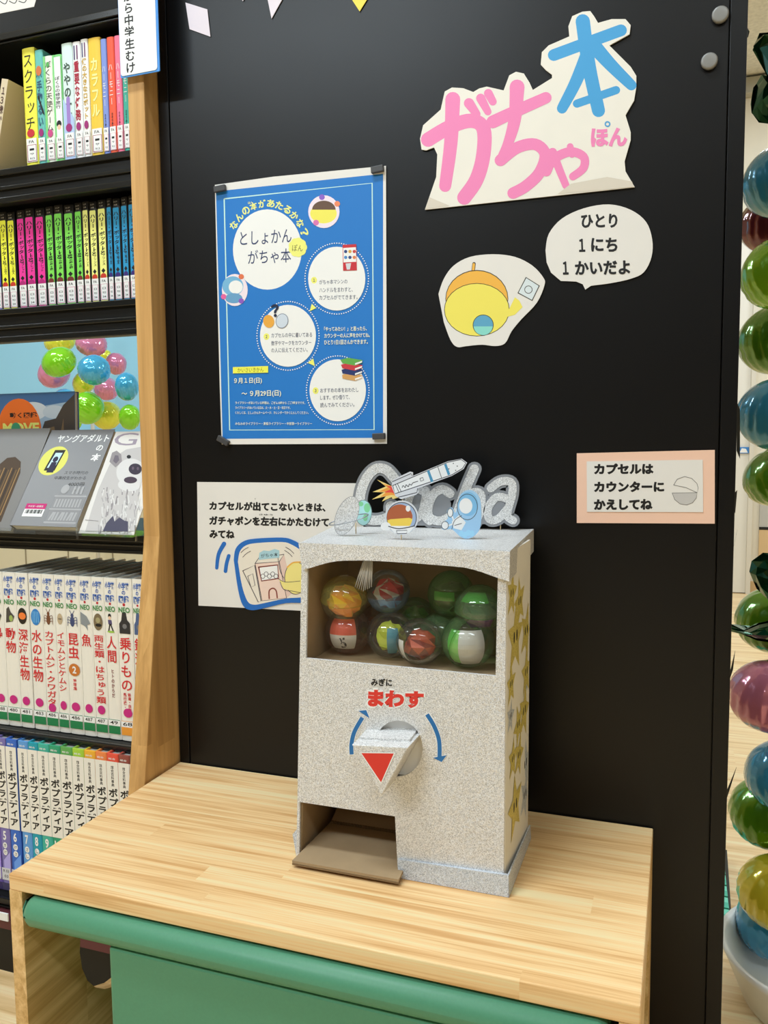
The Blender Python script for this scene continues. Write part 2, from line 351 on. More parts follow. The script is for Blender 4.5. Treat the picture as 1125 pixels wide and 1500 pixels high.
# ------------------------------------------------------------------ bookcase
BX0 = -1.62
PXR, PXL = -0.828, -0.8595                     # faces of the right end board
case = thing('bookcase', 'black metal bookcase with oak end boards left of the black panel', 'bookcase', (-1.2, 0.1, 0))
def slant(z): return -0.037 if z > 0.79 else -0.037-0.16*(0.79-z)
for xa, xb in ((PXL, PXR), (BX0-0.0315, BX0)):
    b = MB(); pr = [(slant(0), 0.0), (-0.037, 0.79), (-0.037, 1.95), (0.27, 1.95), (0.27, 0.0)]
    b.add([(xa, y, z) for y, z in pr]+[(xb, y, z) for y, z in pr], [(0, 1, 2, 3, 4), (9, 8, 7, 6, 5)]+[(i, i+5, (i+1) % 5+5, (i+1) % 5) for i in range(5)], OAK)
    b.build('end_board', case, bevel=0.0015)
RED = mat('dark_red_strip', S(88, 40, 44), 0.5)
for nm, top, bot, yf in (('top', 1.655, 1.638, -.03), ('a', 1.430, 1.372, -.03), ('b', 1.190, 1.13, -.03), ('c', 0.790, 0.757, -.034), ('d', 0.4275, 0.405, -.062), ('e', 0.127, 0.106, -.1)):
    b = MB(); xa, xb = BX0+0.001, PXL-0.0005; h = top-bot
    b.box((xa, yf+0.006, top-0.012), (xb, 0.255, top-0.001), BLACKM)                     # deck
    b.box((xa, yf+0.004, bot), (xb, yf+0.02, top-0.012), BLACKM)                          # folded front
    b.build('shelf', case)
    b = MB(); b.box((xa, yf-0.002, top-0.012), (xb, yf+0.006, top-0.001), BLACKR)
    b.box((xa, yf, top-h*0.62), (xb, yf+0.004, top-h*0.5), BLACKR); b.box((xa, yf+0.001, bot), (xb, yf+0.005, bot+h*0.18), BLACKR)
    b.build('shelf_rail', case, bevel=0.0015)
b = MB(); b.box((BX0+.001, 0.255, 1.179), (PXL-.001, 0.262, 1.9), BLACKM); b.build('back_panel', case); b = MB(); b.box((BX0+.001, 0.255, 0.02), (PXL-.001, 0.262, 0.414), BLACKM); b.build('back_panel', case)
b = MB(); b.box((BX0+.001, -0.118, 0.0), (PXL-.001, 0.25, 0.084), BLACKM); b.build('plinth', case)
b = MB(); b.box((BX0+.001, -0.124, 0.085), (PXL-.001, 0.25, 0.102), RED); tag(b.build('plinth_strip', case), 'dark red strip above the plinth')
# clear book rest on the display shelf
b = MB(); b.box((BX0+.01, -0.066, 0.7905), (PXL-.002, 0.02, 0.7925), ACRYL); b.box((BX0+.01, -0.068, 0.7905), (PXL-.002, -0.066, 0.800), ACRYL)
for px in (113, 199): a = atY(px, 780, -.07); b.box((a[0]-.0015, -0.071, 0.785), (a[0]+.0015, -0.068, 0.812), ACRYL)
b.build('book_rest', case)

# ------------------------------------------------------------------ books
def book_body(root, x0, x1, z0, z1, yf, dep, cover, pages=PAGES, rnd=0.0015):
    """hard cover (two boards and spine in one mesh) and the page block"""
    t = 0.0016; b = MB()
    n = 5; pr = []
    for k in range(n+1):
        q = math.pi*k/n; pr.append(((x0+x1)/2-math.cos(q)*(x1-x0)/2, yf+0.0022-math.sin(q)*0.0022))
    outer = pr+[(x1, yf+dep), (x1-t, yf+dep), (x1-t, yf+0.005), (x0+t, yf+0.005), (x0+t, yf+dep), (x0, yf+dep)]
    N = len(outer); tri = tessellate_polygon([[Vector((q[0], q[1], 0)) for q in outer]])
    b.add([(x, y, z0) for x, y in outer]+[(x, y, z1) for x, y in outer], [(i, (i+1) % N, N+(i+1) % N, N+i) for i in range(N)]+[tuple(q) for q in tri]+[tuple(N+k for k in q) for q in tri], cover)
    b.to3 = lambda x, z, l=0.0: (x, yf-0.0002-l, z)
    p = MB(); p.box((x0+t+.0002, yf+0.006, z0+0.003), (x1-t-.0002, yf+dep-0.004, z1-0.004), pages); p.build('page_block', root)
    return b
def sticker(root, x0, x1, zb, zt, yf, frame, lines, number=None, block=None):
    b = MB(lambda x, z, l=0.0: (x, yf-0.0006-l, z)); b.plate([[(x0, zb), (x1, zb), (x1, zt), (x0, zt)]], WHITE, 0, 0.0002)
    w, h = x1-x0, zt-zb
    if frame:
        t = w*0.07
        b.stroke([(x0+t, zb+t), (x1-t, zb+t), (x1-t, zb+h*.72), (x0+t, zb+h*.72), (x0+t, zb+t)], t, frame, False, False)
        for k in range(3): b.text(lines[k % len(lines)], (x0+w*.28, zb+h*(.15+.19*k)), (x1-w*.28, zb+h*(.15+.19*k)), h*.09, INK, up=1)
        b.text('FA', (x0+w*.25, zb+h*.86), (x1-w*.25, zb+h*.86), h*.12, INK, up=1)
    if block:
        b.poly([(x0, zb), (x1, zb), (x1, zb+h*.56), (x0, zb+h*.56)], block); b.stroke([(x0, zt-.0006), (x1, zt-.0006)], .001, block, False, False)
        if number: b.text(number, (x0+w*.12, zb+h*.77), (x1-w*.2, zb+h*.79), h*.24, INK, up=1)
    b.build('spine_label', root)
def dot(root, cx, cz, rx, rz, yf, m):
    b = MB(lambda x, z, l=0.0: (x, yf-0.0005-l, z)); P = [(cx+rx*math.cos(k*math.pi/10), cz+rz*math.sin(k*math.pi/10)) for k in range(20)]
    b.plate([P], m, 0, 0.0002); b.build('round_sticker', root)

# --- first row: story books
G1 = 'story books on the upper shelf'
MAG = C(150, 34, 110); PINKF = C(206, 110, 140)
row1 = [  # left px, right px (at their foot), height px of the top, cover, label
    (38, 56, 70, C(240, 222, 70), 'yellow book with black hand-drawn title, thickest at the left of the upper shelf', 'スクラッチ', INK, C(190, 40, 50)),
    (56.5, 68, 73, C(96, 178, 170), 'teal illustrated book beside the thick yellow one on the upper shelf', '小手鞠るい', C(40, 80, 110), MAG),
    (69, 82, 82, C(226, 232, 214), 'white spine with green edge titled with 天使ゲーム', 'ぼくらの天使ゲーム', INK, C(196, 70, 130)),
    (82.5, 95, 80, C(120, 200, 120), 'green edged book with black title and small boy, fourth on the upper shelf', 'ぼくらの修学旅行', INK, None),
    (95.5, 111, 63, C(206, 226, 220), 'pale green and lilac book with thin brushed title on the upper shelf', 'ややの一本', C(60, 80, 70), MAG),
    (111.5, 123, 61, C(240, 234, 232), 'white book with dark red vertical title on the upper shelf', '重要な任務', C(160, 20, 50), MAG),
    (123.5, 134, 57, C(238, 234, 226), 'white book with ochre vertical title on the upper shelf', '僕の大きなロボット', C(190, 150, 40), MAG),
    (134.5, 152, 55, C(240, 190, 60), 'orange yellow thick book in the middle right of the upper shelf', 'カラフル', C(250, 230, 150), None),
    (152.5, 161, 57, C(120, 140, 206), 'periwinkle blue book of the bright matching series on the upper shelf', 'ハーモニー', WHITE, None),
    (161.5, 172, 54, C(226, 84, 52), 'vermilion book of the bright matching series on the upper shelf', 'ハーモニー', WHITE, None),
    (172.5, 182, 52, C(236, 110, 140), 'pink book of the bright matching series on the upper shelf', 'ハーモニー', WHITE, None),
    (182.5, 192, 48, C(60, 170, 150), 'teal green book half hidden by the oak board on the upper shelf', 'ハーモニー', WHITE, None)]
YB = -0.018; zf = 1.4305
for xa, xb, pt, cv, lab, ttl, tc_, dc in row1:
    pa, pb = atY(xa, 230, YB), atY(xb, 228, YB); x0, x1 = pa[0]+.0003, min(pb[0]-.0003, PXL-.0006)
    z1 = atY((xa+xb)/2-7, pt, YB)[2]; root = thing('story_book', lab, 'book', ((x0+x1)/2, YB, zf), G1)
    b = book_body(root, x0, x1, zf, z1, YB, 0.125, cv); w = x1-x0; H = z1-zf; cx = (x0+x1)/2
    if tc_ is INK and w > .018: b.vtext(ttl, cx, z1-.008, zf+H*.3, w*.8, tc_, 0.0)
    elif ttl == 'ハーモニー': b.vtext(ttl, cx, z1-H*.22, zf+H*.42, w*.6, tc_, 0.0); b.vtext('さそうあきら', cx, zf+H*.36, zf+H*.2, w*.3, INK)
    else: b.vtext(ttl, cx, z1-H*.16, zf+H*.33, w*.66, tc_, 0.03)
    if 'green edge' in lab: b.stroke([(x0+w*.12, zf), (x0+w*.12, z1)], w*.24, C(120, 200, 120), False); b.ell(cx, z1-H*.08, w*.18, w*.24, C(80, 160, 80))
    if 'small boy' in lab: b.poly([(x0+w*.2, zf+H*.2), (x1-w*.06, zf+H*.2), (x1-w*.06, z1-.004), (x0+w*.2, z1-.004)], C(236, 238, 232)); b.vtext(ttl, cx, z1-H*.2, zf+H*.5, w*.6, INK, .02); b.ell(cx, zf+H*.36, w*.3, w*.34, INK); b.ell(cx, zf+H*.33, w*.22, w*.24, C(230, 190, 160))
    if 'lilac' in lab: b.poly([(x0, zf+.001), (x1, zf+.001), (x1, zf+H*.36), (x0, zf+H*.54)], C(170, 190, 226)); b.stroke([(cx, zf+H*.53), (cx, zf+H*.3)], w*.35, C(150, 120, 190))
    if 'illustrated' in lab: b.ell(cx, zf+H*.82, w*.35, w*.5, C(200, 110, 60)); b.stroke([(x0+w*.3, zf+H*.6), (x1-w*.1, zf+H*.45)], w*.2, INK)
    if 'white book' in lab:
        for k in range(2): b.stroke([(cx-w*.2+w*.35*k, z1-.006), (cx-w*.2+w*.35*k, z1-H*.15)], w*.16, C(110, 60, 100) if k else C(70, 70, 110), False)
    b.build('cover', root)
    sticker(root, x0+w*.12, x1-w*.04, zf+H*.04, zf+H*.24, YB, PINKF if 'series' in lab else C(150, 50, 80), ['913', 'サ', '1'])
    if dc: dot(root, cx, zf+H*.285, w*.3, H*.035, YB, dc)
# leaning cream book and book end at the far left of the upper shelf
pa = atY(-8, 240, YB); root = thing('story_book', 'cream book with brown title leaning at the far left of the upper shelf', 'book', tuple(pa), G1)
p1 = atY(3, 118, -.03); p2 = atY(16, 122, -.03); p0 = np.array([atY(-16, 245, -.03)[0], -.03, zf+.0005]); d = p1-p0; d[1] = 0; d /= np.linalg.norm(d); nx_ = np.array([d[2], 0, -d[0]]); wd = .014; Lb = (p1[2]-p0[2])/d[2]
p0 = p0 + np.array([0, 0, wd*d[0]*0+max(0, -(nx_*wd)[2])])
b = MB(); q = lambda s_, t_, y: tuple(p0+nx_*s_*wd+d*t_*Lb+np.array([0, y, 0]))
b.hexa([q(0, 0, 0), q(1, 0, 0), q(1, 0, .125), q(0, 0, .125), q(0, 1, 0), q(1, 1, 0), q(1, 1, .125), q(0, 1, .125)], C(206, 190, 160)); b.to3 = lambda s_, t_, l=0.0: q(s_, t_, -.0003-l)
b.vtext('１３歳からの', .5, .92, .3, .8, C(70, 40, 30), .02); b.build('cover', root)
b = MB(); a0, a1, a2, a3 = [atY(x, y, 0.06) for x, y in ((8, 208), (52, 206), (56, 130), (18, 140))]
b = MB(); b.box((a0[0], .13, zf), (a1[0], .132, a2[2]), mat('grey_green_plate', S(150, 176, 162), .5)); b.box((a0[0], .128, zf), (a1[0], .16, zf+.0015), BLACKM)
tag(b.build('book_end'), 'pale grey green book end standing behind the leaning cream book', 'book end')
# sheet of paper on the top shelf rail
b = MB(wall(-.036)); b.plate([[(-30, -30), (62, -30), (50, 10), (-30, 26)]], PAPER, 0, .0006)
for k in range(3): b.stroke([(0+14*k, 2), (8+14*k, 6-k), (12+14*k, -2)], 1.2, INK)
tag(b.build('paper_sheet'), 'white paper sheet with scribbled lines stuck on the topmost shelf', 'paper')

# --- second row: black hardcovers with bright spine panels
G2 = 'black hardcovers with bright spines on the second shelf'
cols = {'violet': C(90, 90, 200), 'yellow': C(246, 236, 60), 'pale yellow': C(246, 240, 130), 'pink': C(226, 50, 150), 'green': C(120, 210, 80), 'blue': C(30, 140, 190)}
subt = {'violet': '秘密の部屋', 'yellow': 'アズカバンの囚人', 'pale yellow': '謎のプリンス', 'pink': '炎のゴブレット', 'green': '不死鳥の騎士団', 'blue': '死の秘宝'}
dots = {'violet': C(60, 40, 130), 'yellow': C(190, 50, 30), 'pale yellow': C(190, 50, 30), 'pink': C(170, 30, 110), 'green': C(110, 40, 36), 'blue': C(50, 30, 110)}
ords = ['', 'first', 'second', 'third', 'fourth', 'fifth']
row2 = [(-10, 1, 'violet'), (1, 12, 'yellow'), (12, 23.5, 'yellow'), (26, 38, 'pink'), (38, 52, 'pink'), (53, 67, 'pink'), (68, 80, 'green'), (80.5, 94, 'green'), (95, 110, 'green'), (111, 122, 'green'),
        (122.5, 132, 'pale yellow'), (132.5, 144, 'pale yellow'), (144.5, 157.5, 'pale yellow'), (158, 166, 'blue'), (166.5, 178, 'blue'), (179, 189, 'blue'), (189.5, 201, 'blue')]
cnt = {}; BLKC = mat('black_cover', (0.012, 0.012, 0.013), 0.35)
YB = 0.0; zf = 1.1905
for i, (xa, xb, cn) in enumerate(row2):
    cnt[cn] = cnt.get(cn, 0)+1
    x0, x1 = atY(xa, 380, YB)[0]+.0003, min(atY(xb, 380, YB)[0]-.0003, PXL-.0006); z1 = zf+0.1755+.0012*math.sin(i*2.1); w = x1-x0; H = z1-zf; cx = (x0+x1)/2
    lab = 'black hardcover with %s spine panel, %s such from the left on the second shelf' % (cn, ords[cnt[cn]]) if cn != 'violet' else 'black hardcover with a violet spine panel at the far left of the second shelf'
    root = thing('hardcover_book', lab, 'book', (cx, YB, zf), G2)
    b = book_body(root, x0, x1, zf, z1, YB, .115, BLKC, PAGES)
    a, c = x0+w*.12, x1-w*.1; b.poly([(a, zf+H*.02), (c, zf+H*.02), (c, z1-H*.095), (c-w*.06, z1-H*.085), (a+w*.06, z1-H*.085), (a, z1-H*.095)], cols[cn])
    b.text('ＨＰ', (cx-w*.22, z1-H*.03), (cx+w*.22, z1-H*.03), H*.015, C(190, 190, 190), up=1); b.text('文庫', (cx-w*.22, z1-H*.058), (cx+w*.22, z1-H*.058), H*.015, C(190, 190, 190), up=1)
    b.vtext('ハリー・ポッターと', cx, z1-H*.12, zf+H*.47, w*.72, INK, .03); b.vtext(subt[cn], cx+w*.1, zf+H*.54, zf+H*.37, w*.36, INK, .03)
    b.poly([(cx-w*.24, zf+H*.32), (cx, zf+H*.345), (cx+w*.24, zf+H*.32), (cx, zf+H*.295)], INK)
    b.build('cover', root)
    sticker(root, x0+w*.1, x1-w*.04, zf+H*.035, zf+H*.25, YB, C(190, 90, 130), ['34', '933', 'ロ'])
    dot(root, cx, zf+H*.265, w*.34, H*.03, YB, dots[cn])

# --- fourth row: white picture encyclopedias
G3 = 'white picture encyclopedias on the fourth shelf'
REDT = C(200, 34, 40); BLUT = C(40, 90, 170); GRNT = C(60, 130, 70); GB = C(20, 120, 70)
row3 = [(-14, 3, '鳥', '488', GB), (3, 22, '動物', '480', GB), (22, 40, '深海生物', '481', GB), (41, 60, '水の生物', '483', GB), (60, 78, 'カブトムシ・クワガタ', '486', GB), (78, 93.5, 'イモムシとケムシ', '486', GB),
        (93.5, 114, '昆虫', '486', GB), (114, 132, '魚', '487', GB), (132, 150.5, '両生類・はちゅう類', '487', GB), (150.5, 169, '人間', '49', GB), (169, 191, '乗りもの', '68', C(240, 150, 50)), (191.5, 209, '鉄道', '68', C(240, 150, 50))]
pics = ['bird', 'bear', 'orange shell', 'blue jelly', 'beetle', 'moth', 'grey beetle', 'fish', 'frog', 'walking child', 'train engine', 'train']
WCOV = mat('white_cover', S(226, 222, 212), 0.35)
YB = -0.045; zf = 0.428
for i, (xa, xb, ttl, num, blk) in enumerate(row3):
    x0, x1 = atY(xa+4, 950, YB)[0]+.0003, min(atY(xb+4, 950, YB)[0]-.0003, PXL-.0006); z1 = zf+.2875; w = x1-x0; H = z1-zf; cx = (x0+x1)/2
    root = thing('encyclopedia', 'white picture encyclopedia with red spine title %s and a picture of a %s' % (ttl, pics[i]), 'book', (cx, YB, zf), G3)
    b = book_body(root, x0, x1, zf, z1, YB, .205, WCOV, PAGESD)
    Z = lambda t: zf+H*t
    b.text('小学館', (cx-w*.36, Z(.955)), (cx+w*.36, Z(.955)), H*.045, BLUT, .03, up=1); b.text('の', (cx-w*.12, Z(.915)), (cx+w*.12, Z(.915)), H*.025, BLUT, .03, up=1)
    b.text('図鑑', (cx-w*.34, Z(.875)), (cx+w*.34, Z(.875)), H*.045, BLUT, .03, up=1); b.ell(cx, Z(.842), w*.09, w*.09, C(180, 40, 50)); b.text('NEO', (cx-w*.38, Z(.81)), (cx+w*.38, Z(.81)), H*.033, GRNT, .03, up=1)
    # little picture under the series name
    pc = [C(60, 60, 56), C(70, 66, 60), C(30, 22, 16), C(40, 120, 190), C(110, 66, 40), C(180, 160, 130), C(60, 70, 110), C(130, 136, 140), C(116, 100, 74), C(80, 70, 110), C(40, 40, 42), C(70, 90, 130)][i]
    zc = Z(.725); rw, rh = w*.36, H*.05
    if i in (2, 3, 5, 8): b.ell(cx, zc, rw*(.7 if i == 5 else 1), rh*(.7 if i == 5 else 1.05), pc)
    if i == 2: b.ell(cx, zc, rw*.8, rh*.45, C(230, 120, 50))
    if i == 3:
        for k in range(4): b.stroke([(cx-rw*.5+k*rw*.33, zc+rh*.7), (cx-rw*.6+k*rw*.4, zc-rh*.7)], w*.03, C(140, 200, 230))
    if i == 5: b.ell(cx-rw*.2, zc, rw*.12, rh*.12, INK); b.ell(cx+rw*.25, zc, rw*.12, rh*.12, INK)
    if i == 8: b.ell(cx, zc+rh*.2, rw*.5, rh*.35, C(160, 150, 110)); b.ell(cx+rw*.1, zc-rh*.4, rw*.7, rh*.2, INK)
    if i in (4, 6):
        b.ell(cx, zc-rh*.2, rw*.45, rh*.65, pc); b.ell(cx, zc+rh*.55, rw*.3, rh*.25, pc)
        for sg in (-1, 1):
            for k in range(3): b.stroke([(cx+sg*rw*.3, zc+rh*(.2-.35*k)), (cx+sg*rw*.8, zc+rh*(.35-.35*k)), (cx+sg*rw*.95, zc+rh*(-.05-.35*k))], w*.035, pc)
            b.stroke([(cx+sg*rw*.1, zc+rh*.7), (cx+sg*rw*.45, zc+rh*1.15)], w*.04, pc)
    if i in (0, 1): b.poly([(cx-rw*.8, zc-rh), (cx+rw*.6, zc-rh*.8), (cx+rw, zc-rh*.1), (cx+rw*.3, zc+rh*.4), (cx-rw*.1, zc+rh*1.1), (cx-rw*.6, zc+rh*.8)], pc); b.ell(cx+rw*.3, zc-rh*.4, rw*.4, rh*.4, C(150, 170, 90))
    if i == 7: b.poly([(cx-rw*1.1, zc+rh*1.1), (cx+rw*.3, zc+rh*.6), (cx+rw*1.1, zc-rh*.3), (cx+rw*.4, zc-rh*.5), (cx+rw*.5, zc-rh*1.2), (cx-rw*.1, zc-rh*.7), (cx-rw*1.1, zc-rh*.4)], pc)
    if i == 9:
        b.ell(cx-rw*.2, zc+rh*.85, rw*.35, rh*.28, INK); b.ell(cx-rw*.2, zc+rh*.6, rw*.28, rh*.22, C(230, 190, 160)); b.poly([(cx-rw*.6, zc+rh*.35), (cx+rw*.2, zc+rh*.35), (cx+rw*.3, zc-rh*.2), (cx-rw*.5, zc-rh*.2)], pc)
        b.stroke([(cx-rw*.2, zc-rh*.2), (cx-rw*.5, zc-rh)], w*.09, INK); b.stroke([(cx, zc-rh*.2), (cx+rw*.5, zc-rh)], w*.09, INK); b.ell(cx, zc-rh*1.1, rw*.8, rh*.12, C(150, 190, 70))
    if i in (10, 11):
        b.poly([(cx-rw, zc-rh*1.2), (cx+rw, zc-rh*1.2), (cx+rw, zc+rh*.1), (cx+rw*.5, zc+rh*.5), (cx+rw*.3, zc+rh*1.4), (cx-rw*.4, zc+rh*1.4), (cx-rw*.6, zc+rh*.4), (cx-rw, zc)], pc); b.ell(cx, zc-rh*.3, rw*.4, rh*.3, C(110, 110, 112))
    n = len(ttl); bot = .645-min(.48, (.085 if n < 5 else .048)*n)
    b.vtext(ttl, cx, Z(.645), Z(bot), w*.80, REDT, .014)
    if i == 6: b.ell(cx, Z(.41), w*.4, H*.04, C(190, 110, 40)); b.text('2', (cx-w*.14, Z(.41)), (cx+w*.14, Z(.41)), H*.045, WHITE, .03, up=1); b.vtext('地球編', cx, Z(.355), Z(.28), w*.24, REDT)
    if i == 9: b.vtext('ヒトのからだ', cx, Z(.44), Z(.26), w*.26, C(120, 30, 40))
    if i == 10: b.vtext('鉄道・自動車', cx+w*.14, Z(.30), Z(.16), w*.22, REDT); b.vtext('飛行機・船', cx-w*.16, Z(.30), Z(.17), w*.22, REDT)
    b.build('cover', root)
    if i not in (9, 11): dot(root, cx, Z(.175 if i not in (4,) else .15), w*.3, H*.028, YB, C(190, 30, 120))
    sticker(root, x0+w*.04, x1-w*.04, Z(.035), Z(.125), YB, None, None, num, blk)

# --- fifth row: the numbered encyclopedia with coloured feet
G4 = 'numbered encyclopedia volumes on the lowest shelf'
row4 = [(-22, -8, 4, (110, 90, 170), 'violet'), (-8, 6, 5, (120, 110, 170), 'lilac'), (6.5, 22, 6, (50, 100, 190), 'royal blue'), (24, 38.5, 7, (90, 150, 210), 'sky blue'), (38.5, 53, 8, (20, 150, 170), 'turquoise'), (53, 69, 9, (60, 170, 150), 'sea green'), (69, 85.5, 10, (40, 150, 110), 'emerald'),
        (85.5, 103, 11, (90, 160, 80), 'leaf green'), (103, 120, 12, (160, 200, 60), 'lime'), (120, 136.5, 13, (236, 170, 50), 'amber'), (136.5, 153, 14, (226, 130, 70), 'orange'), (153, 170, 15, (220, 80, 60), 'red'), (170, 186.5, 16, (140, 70, 60), 'maroon'), (186.5, 203, 17, (120, 90, 80), 'brown')]
kana = ['え', 'き', 'け', 'さ', 'し', 'す', 'た', 'ち', 'て', 'な', 'は', 'ふ', 'ま', 'や']
YB = -0.08; zf = 0.1275
for i, (xa, xb, num, rgb, cn) in enumerate(row4):
    x0, x1 = atY(xa+4, 1150, YB)[0]+.0003, min(atY(xb+4, 1150, YB)[0]-.0003, PXL-.0006); z1 = zf+.2885; w = x1-x0; H = z1-zf; cx = (x0+x1)/2; cm = C(*rgb); Z = lambda t: zf+H*t
    root = thing('encyclopedia_volume', 'white encyclopedia volume %d with %s top band and foot on the lowest shelf' % (num, cn), 'book', (cx, YB, zf), G4)
    b = book_body(root, x0, x1, zf, z1, YB, .21, cm, PAGESD)
    b.poly([(x0, Z(.415)), (x1, Z(.415)), (x1, Z(.955)), (x0, Z(.955))], WCOV); b.text('総合', (cx-w*.3, Z(.972)), (cx+w*.3, Z(.972)), H*.012, WHITE, up=1)
    b.vtext('総合百科事典', cx, Z(.93), Z(.80), w*.26, INK); b.vtext('ポプラディア', cx, Z(.79), Z(.435), w*.82, INK, .035)
    b.text(str(num), (cx-w*(.3 if num > 9 else .16), Z(.365)), (cx+w*(.3 if num > 9 else .16), Z(.365)), H*.06, WHITE, .03, up=1)
    for k in range(2): b.ell(cx, Z(.30-.045*k), w*.22, H*.02, WHITE); b.text(kana[(i+k) % 14], (cx-w*.12, Z(.30-.045*k)), (cx+w*.12, Z(.30-.045*k)), H*.022, INK, up=1)
    b.poly([(x0+w*.3, Z(.2)), (x1, Z(.26)), (x1, Z(.08)), (x0+w*.3, Z(.08))], C(*[min(255, v+50) for v in rgb]))
    b.poly([(x0, Z(.0)), (x1, Z(.0)), (x1, Z(.05)), (x0, Z(.05))], C(*[int(v*.55) for v in rgb]))
    b.build('cover', root)
    b = MB(lambda x, z, l=0.0, YB=YB: (x, YB-.0006-l, z)); b.plate([[(x0+w*.05, Z(.07)), (x1-w*.05, Z(.07)), (x1-w*.05, Z(.15)), (x0+w*.05, Z(.15))]], C(200, 200, 204), 0, .0002)
    b.text('R 03', (x0+w*.2, Z(.13)), (x1-w*.2, Z(.13)), H*.018, INK, up=1); b.text('03', (x0+w*.3, Z(.095)), (x1-w*.3, Z(.095)), H*.018, INK, up=1); b.build('spine_label', root)
# small white ticket on the plinth strip
a = atY(5, 1347, -.13); b = MB(); b.box((a[0]-.015, -.132, .106), (a[0]+.012, -.1295, .120), WHITE); tag(b.build('shelf_ticket'), 'small white shelf ticket above the dark red plinth strip', 'ticket')

# --- display shelf: books lying back on the rest with their covers showing
def cover_frame(x0, p0, p1):
    (ya, za), (yb, zb) = p0, p1; L = math.hypot(yb-ya, zb-za); ty, tz = (yb-ya)/L, (zb-za)/L
    return (lambda u, v, l=0.0: (x0+u, ya+ty*v-tz*l, za+tz*v+ty*l)), L
def display_book(name, label, x0, w, p0, p1, thick, cover, pages=PAGES):
    T, L = cover_frame(x0, p0, p1)
    root = thing(name, label, 'book', T(w/2, 0, 0))
    c = lambda u, v, l: T(u, v, l); t = .0012
    b = MB(T); b.hexa([c(0, 0, -t), c(w, 0, -t), c(w, 0, 0), c(0, 0, 0), c(0, L, -t), c(w, L, -t), c(w, L, 0), c(0, L, 0)], cover)
    if thick > .004:
        b.hexa([c(0, 0, -thick), c(w, 0, -thick), c(w, 0, -thick+t), c(0, 0, -thick+t), c(0, L, -thick), c(w, L, -thick), c(w, L, -thick+t), c(0, L, -thick+t)], cover)
        b.hexa([c(0, 0, -thick), c(t, 0, -thick), c(t, 0, 0), c(0, 0, 0), c(0, L, -thick), c(t, L, -thick), c(t, L, 0), c(0, L, 0)], cover)
        p = MB(); p.hexa([c(t, .002, -thick+t), c(w-.002, .002, -thick+t), c(w-.002, .002, -t), c(t, .002, -t), c(t, L-.002, -thick+t), c(w-.002, L-.002, -thick+t), c(w-.002, L-.002, -t), c(t, L-.002, -t)], pages); p.build('page_block', root)
    return root, b, w, L
GRY = C(124, 124, 126, 0.35)
root, b, w, L = display_book('paperback_book', 'grey paperback with white title and round yellow picture, lying back on the display shelf', -1.1228, .1443, (-.064, .8045), (.0525, .9735), .019, GRY)
U = lambda u, v: (w*u, L*v)
b.text('ヤングアダルト', U(.16, .905), U(.97, .905), L*.085, WHITE, .02, up=1); b.text('の', U(.83, .80), U(.93, .80), L*.06, WHITE, .02, up=1); b.text('本', U(.81, .70), U(.95, .70), L*.08, WHITE, .03, up=1)
b.ell(*U(.245, .665), w*.215, L*.155, C(216, 214, 100)); b.poly([U(.16, .56), U(.33, .56), U(.37, .78), U(.20, .78)], INK); b.poly([U(.19, .59), U(.31, .59), U(.34, .75), U(.23, .75)], C(190, 220, 230)); b.ell(*U(.27, .68), w*.04, L*.03, C(30, 30, 60)); b.poly([U(.21, .54), U(.32, .54), U(.31, .65), U(.23, .65)], C(30, 30, 60))
b.text('スマホ時代の', U(.50, .54), U(.86, .54), L*.035, INK, 0, up=1); b.text('中高校生がわかる', U(.38, .485), U(.86, .485), L*.035, INK, 0, up=1); b.text('4000冊', U(.63, .42), U(.88, .42), L*.04, INK, 0, up=1)
LG = C(164, 164, 166)
b.poly([U(.52, .02), U(.97, .02), U(.97, .32), U(.52, .32)], C(136, 136, 138))
for z in (.04, .17, .30): b.stroke([U(.5, z), U(.98, z)], L*.012, LG, False)
for k in range(9): b.stroke([U(.56+.045*k, .06+.0), U(.56+.045*k+(.01 if k % 3 else .03), .14)], w*.028, LG, False); b.stroke([U(.56+.045*k, .19), U(.56+.045*k, .27)], w*.026, LG, False)
b.ell(*U(.62, .37), w*.06, L*.045, LG); [b.stroke([U(.76+.06*k, .32), U(.76+.06*k, .40)], w*.03, LG, False) for k in range(3)]
b.build('cover', root)
b = MB(cover_frame(-1.1228, (-.064, .8045), (.0525, .9735))[0]); b.plate([[U(.13, .09), U(.44, .09), U(.44, .20), U(.13, .20)]], WHITE, .0003, .0005); b.poly([U(.13, .165), U(.44, .165), U(.44, .22), U(.13, .22)], C(190, 30, 110))
for k in range(14): b.stroke([U(.16+.019*k, .12), U(.16+.019*k, .158)], w*(.006+.006*(k*7 % 3)), INK, False)
b.text('中央第一図書館', U(.17, .192), U(.40, .192), L*.02, WHITE, 0, up=1); b.build('barcode_sticker', root)
root, b, w, L = display_book('magazine', 'pale magazine with a white bear on its cover, lying back beside the oak board', -.9745, .1135, (-.062, .7942), (.050, .969), .0035, C(214, 210, 204, .4))
U = lambda u, v: (.16*u, L*v)
b.text('GH', U(.02, .92), U(.69, .92), L*.13, C(150, 138, 150), .0, up=1)
FUR = C(186, 182, 180); FURD = C(140, 134, 136); FURL = C(206, 204, 202)
bp0 = np.array([-.9745, -.062, .796]); bd = np.array([0, .112, .173]); bn = np.cross(np.array([1.0, 0, 0]), bd/np.linalg.norm(bd))
def bear_to3(x, y, l=0.0): q = proj_plane(.24*x, 470+.24*y, bp0, bn); q = q+bn*l; return (min(q[0], PXL-.0015), q[1], q[2])
keep = b.to3; b.to3 = bear_to3
b.poly([(600, 1030), (640, 940), (668, 880), (700, 830), (770, 785), (880, 765), (900, 1285), (520, 1285), (560, 1150)], FUR)
